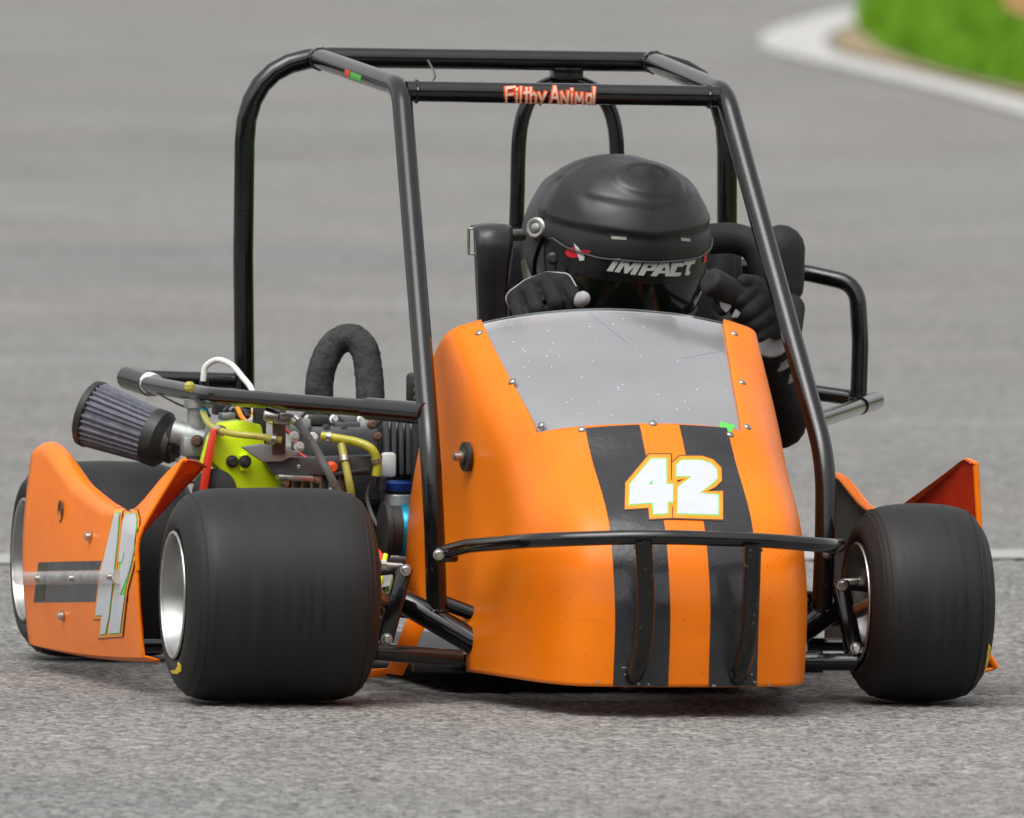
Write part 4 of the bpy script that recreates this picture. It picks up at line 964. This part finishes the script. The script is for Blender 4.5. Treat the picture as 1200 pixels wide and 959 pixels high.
# gloves: palm, four fingers wrapped over the rim and a thumb from the side of the palm, one surface each
def glove(wrist, knuck, tips, thumb, label):
    mb = MB()
    # knuck: four knuckle points; tips: per finger (mid, tip); thumb: (root, mid, tip)
    kc = sum(knuck, Vector())/4
    for k in knuck:
        mb.capsule(wrist+(k-kc)*.55, k, .0165, .0125)
    for a_, b_ in zip(knuck[:-1], knuck[1:]): mb.capsule(a_, b_, .0125, .0125)
    for i_, (k, (m_, t_)) in enumerate(zip(knuck, tips)):
        r0 = (.0108, .0115, .0110, .0095)[i_]
        mb.capsule(k, m_, .0122, r0); mb.capsule(m_, t_, r0, r0*.86)
    a_, b_, c_ = thumb
    mb.capsule(a_, b_, .0150, .0122); mb.capsule(b_, c_, .0120, .0108)
    mb.capsule(wrist+(wrist-kc).normalized()*.035, wrist, .0235, .021)
    o = mb.build('glove', 'glove', drv, 0)
    r = o.modifiers.new('remesh', 'REMESH'); r.mode = 'VOXEL'; r.voxel_size = .0021; r.use_smooth_shade = True
    s = o.modifiers.new('smooth', 'SMOOTH'); s.factor = .5; s.iterations = 2
    tag(o, label); return o
kn = PL([(660, 331, .372), (641, 329, .380), (621, 337, .388), (604, 350, .396)])
mid = PL([(673, 350, .350), (651, 355, .348), (629, 363, .352), (610, 372, .358)])
tip = PL([(664, 374, .362), (644, 380, .364), (624, 386, .366), (608, 390, .372)])
g1 = glove(P(632, 362, .445), kn, list(zip(mid, tip)), PL([(655, 356, .42), (668, 357, .385), (682, 351, .352)]), 'black glove with white piping')
pip = smoothpath(PL([(590, 370, .405), (594, 352, .402), (606, 340, .396), (622, 328, .392), (640, 318, .388), (654, 318, .380), (662, 326, .372), (671, 338, .362)]), 6)
dg = bpy.context.evaluated_depsgraph_get(); ev = g1.evaluated_get(dg).data
BG = BVHTree.FromPolygons([v.co.copy() for v in ev.vertices], [tuple(p.vertices) for p in ev.polygons])
pip = [(lambda h_: h_[0]+h_[1]*.0006)(BG.find_nearest(p)) for p in pip]
MB().tube(pip, .0014, 8).build('piping', 'greyfab', g1)
MB().capsule(P(679, 352, .346), P(683, 350, .341), .0108, .0102, 14).build('thumb_patch', 'greyfab', g1)
kn = PL([(884, 336, .372), (897, 350, .368), (904, 366, .368), (907, 382, .372)])
mid = PL([(868, 352, .352), (878, 366, .350), (885, 380, .352), (890, 394, .356)])
tip = PL([(862, 364, .372), (866, 376, .372), (872, 388, .374), (878, 398, .376)])
g2 = glove(P(905, 372, .43), kn, list(zip(mid, tip)), PL([(898, 345, .41), (886, 333, .385), (872, 330, .362)]), 'black glove with pale grey palm patches')
for pp in ([(842, 350, .368), (853, 349, .358), (857, 360, .358), (851, 367, .36), (845, 361, .365)], [(862, 362, .352), (868, 367, .35), (864, 373, .35), (857, 372, .352)]):
    MB().plate(PL([(x, y, .352) for x, y, _ in pp]), .004, .001).build('palm_patch', 'greyfab', g2)
MB().capsule(P(846, 362, .362), P(838, 356, .366), .010, .006, 12).build('finger_end', 'glove', g2)
cu0 = P(904, 398, .43); cu1 = P(914, 432, .50)
for k in range(5):
    p = cu0+(cu1-cu0)*k/4
    MB().lathe([(.0265, -.0026), (.0275, 0), (.0265, .0026)], p, (cu1-cu0)+Vector((0, 0, .004*(-1)**k)), 20).build('cuff_stripe', 'greyfab' if k % 2 == 0 else 'glove', g2)
# open grip end of the steering wheel under the left hand
g0, g3 = P(830, 328, .345), P(895, 366, .385)
MB().lathe([(.008, 0), (.0165, .001), (.0190, .004), (.0195, .012), (.0190, (g3-g0).length)], g0, g3-g0, 28).build('grip', 'pad', stw, 50)

# ---- helmet ------------------------------------------------------------------
HC = P(722, 292, .755); HYAW = R_(8.0); HP = R_(7.0)
HM = Matrix.Rotation(HYAW, 3, 'Z') @ Matrix.Rotation(HP, 3, 'X')
def sst(x, a_, b_):
    t = min(1, max(0, (x-a_)/(b_-a_))); return t*t*(3-2*t)
def hpt(th, ph, k=1.0, relief=True):                      # th 0 = front, + to image right; ph elevation
    cx = math.cos(ph); x = math.sin(th)*cx; y = -math.cos(th)*cx; z = math.sin(ph)
    a_, bf, up, dn = .1275, .152, .130, .150
    e = 2.12
    r = (abs(x/a_)**e+abs(y/bf)**e+abs(z/(up if z > 0 else dn))**e)**(-1/e)
    p = Vector((x, y, z))*r*k
    if relief and z > -.1:
        n_ = Vector((x, y, z)); th_d, ph_d = math.degrees(th), math.degrees(ph)
        f = 0
        f += .0045*sst(ph_d, 13+abs(th_d)*.10, 17+abs(th_d)*.10)*(1-sst(abs(th_d), 70, 95))          # brow step
        f += .0035*sst(ph_d, 28+abs(th_d)*.16, 33+abs(th_d)*.16)*(1-sst(abs(th_d), 38, 62))
        f *= 1-sst(ph_d, 52, 82)
        q_ = math.hypot((p.x-.008)/.050, (p.y+.084)/.034) if z > .5 else 9                            # top scoop
        f += .0032*(1-sst(q_, .86, 1.04)); q2 = math.hypot((p.x-.008)/.028, (p.y+.078)/.019) if z > .5 else 9
        f -= .0020*(1-sst(q2, .80, 1.1))
        f += .0018*(1-sst(abs(abs(p.x)-.088), 0, .014))*sst(ph_d, 20, 40)*(1 if y > -.75 else .4)
        p += n_*f
    return HC + HM @ p
def pedge(th):                                            # lower rim of the shell above the visor, degrees
    t = abs(math.degrees(th))
    return float(np.interp(t, [0, 30, 50, 62, 74, 84, 95, 180], [2.5, 3.5, 7, 11, 10, -8, -55, -60]))
NTH = 180; G_ = []
ths = np.linspace(-math.pi, math.pi, NTH, endpoint=False)
for i_ in range(70):
    t = i_/69
    G_.append([hpt(th, R_(pedge(th))+(R_(89.7)-R_(pedge(th)))*t) for th in ths])
hel = MB().grid(G_, closed_u=True).build('helmet', 'shell', drv, 60, solid=.005, off=-1)
tag(hel, 'matt black full-face helmet')
# face shield
G_ = []; tv = np.linspace(R_(-86), R_(86), 90)
for i_ in range(24):
    t = i_/23; G_.append([hpt(th, R_(-40)+(R_(min(14, pedge(th)+3))-R_(-40))*t, .972, False) for th in tv])
vis = MB().grid(G_).build('visor', 'visor', hel, 60, solid=.002, off=-1)
# sun strip along the top of the shield
G_ = []
for i_ in range(8):
    t = i_/7; G_.append([hpt(th, R_(pedge(th)-12.5)+R_(14)*t, .980, False) for th in np.linspace(R_(-66), R_(66), 80)])
stp = MB().grid(G_).build('sun_strip', 'strip', hel, 60)
# chin bar (behind the windshield) and rim trim
G_ = []
for i_ in range(14):
    t = i_/13; G_.append([hpt(th, R_(-66)+(R_(34)*t), .995, False) for th in np.linspace(R_(-100), R_(100), 60)])
MB().grid(G_).build('chin_bar', 'shell', hel, 60, solid=.006, off=-1)
MB().tube([hpt(th, R_(pedge(th))-.006, 1.002, False) for th in np.linspace(R_(-64), R_(80), 70)], .0013, 8).build('edge_trim', 'grey', hel)
BV = BVHTree.FromPolygons([v.co.copy() for o in (stp, hel) for v in o.data.vertices],
     [tuple(p.vertices) for p in stp.data.polygons]+[tuple(i_+len(stp.data.vertices) for i_ in p.vertices) for p in hel.data.polygons])
def lz(pts): return zx(pts, 9.23, 700, 290)
I_ = [(190,120),(250,122),(165,262),(102,252)]
M_ = [(270,130),(350,135),(345,210),(410,150),(492,155),(410,296),(352,292),(400,205),(322,282),(290,278),(292,190),(240,272),(184,264)]
P_ = [(512,158),(640,160),(658,172),(622,240),(600,252),(530,252),(500,305),(435,300)]; Ph = [(550,195),(592,196),(575,225),(532,224)]
A_ = [(680,162),(772,165),(778,312),(728,312),(730,280),(665,280),(640,312),(572,308)]; Ah = [(718,215),(730,215),(732,252),(690,252)]
C_ = [(800,168),(920,165),(935,180),(920,208),(862,208),(832,272),(905,270),(895,300),(880,310),(775,312)]
T_ = [(938,150),(1058,135),(1042,178),(1010,182),(985,240),(1000,272),(985,300),(940,300),(965,190),(925,192)]
decal('lettering', [(lz(I_), []), (lz(M_), []), (lz(P_), [lz(Ph)]), (lz(A_), [lz(Ah)]), (lz(C_), []), (lz(T_), [])], BV, .0010, 'logo', hel, 4)
el = [(672+9*math.cos(t), 296+6.2*math.sin(t)) for t in np.linspace(0, 2*math.pi, 18, endpoint=False)]
decal('red_mark', [(el, []), ([(678, 293), (692, 294), (691, 297), (680, 299)], [])], BV, .0010, 'crimson', hel, 4)
decal('white_mark', [([(673, 285), (680, 292), (686, 301), (685, 305), (680, 306), (677, 297)], [])], BV, .0018, 'logo', hel, 4)
decal('red_mark', [([(824.5, 295), (828, 294), (827, 306), (823.5, 309)], [])], BV, .0012, 'crimson', hel, 4)
for (x0, x1, y) in ((713, 736, 278), (794, 810, 280)):
    BH = bvh_of([hel])
    decal('brow_vent', [([(x0, y-5), (x1-2, y-4), (x1, y+4), (x0+3, y+3)], [])], BH, .0006, 'frubber', hel, 4)
    decal('vent_mesh', [([(x0+3, y-1), (x1-2, y), (x1-2, y+3.5), (x0+4, y+2.5)], [])], BH, .0012, 'bowl', hel, 4)
def hel_at(x, y):
    hq = BV.ray_cast(CK, dk(x, y))
    return (hq[0], hq[1] if hq[1].dot(dk(x, y)) < 0 else -hq[1]) if hq[0] is not None else (P(x, y, .70), Vector((-.8, -.6, 0)))
for (x, y, r) in ((631, 268, .0135), (641, 279, .0085)):
    c_, n_ = hel_at(x, y); n_ = (n_+Vector((0, -.8, 0))).normalized()
    c_ = c_+n_*.006
    pv = MB().lathe([(r*1.1, -.006), (r*1.1, .002), (r*.92, .004), (r*.62, .0035), (r*.55, .001)], c_, n_, 24).build('pivot', 'steel', hel, 40)
    MB().lathe([(r*.5, 0), (r*.5, .004), (r*.3, .005)], c_, n_, 16).build('screw', 'alu', pv)
c_, n_ = hel_at(640, 284)
MB().plate([c_+Vector((0, -.001, 0))+(P(x, y, .7)-P(640, 284, .7)) for x, y in ((622, 262), (634, 255), (648, 264), (652, 282), (644, 296), (630, 292))], .006, .002).build('pivot_plate', 'strip', hel)
c_, n_ = hel_at(648, 303); MB().lathe([(.009, 0), (.009, .003), (.005, .006)], c_, (-.3, -1, 0), 10).build('visor_tab', 'dark', hel)
# padded lining edge behind the jaw, olive and orange
MB().tube(smoothpath([HC+HM @ Vector(q_) for q_ in ((-.122, .02, -.02), (-.124, -.005, -.05), (-.122, -.02, -.09))]), .009, 10).build('jaw_lining', 'olive', hel)
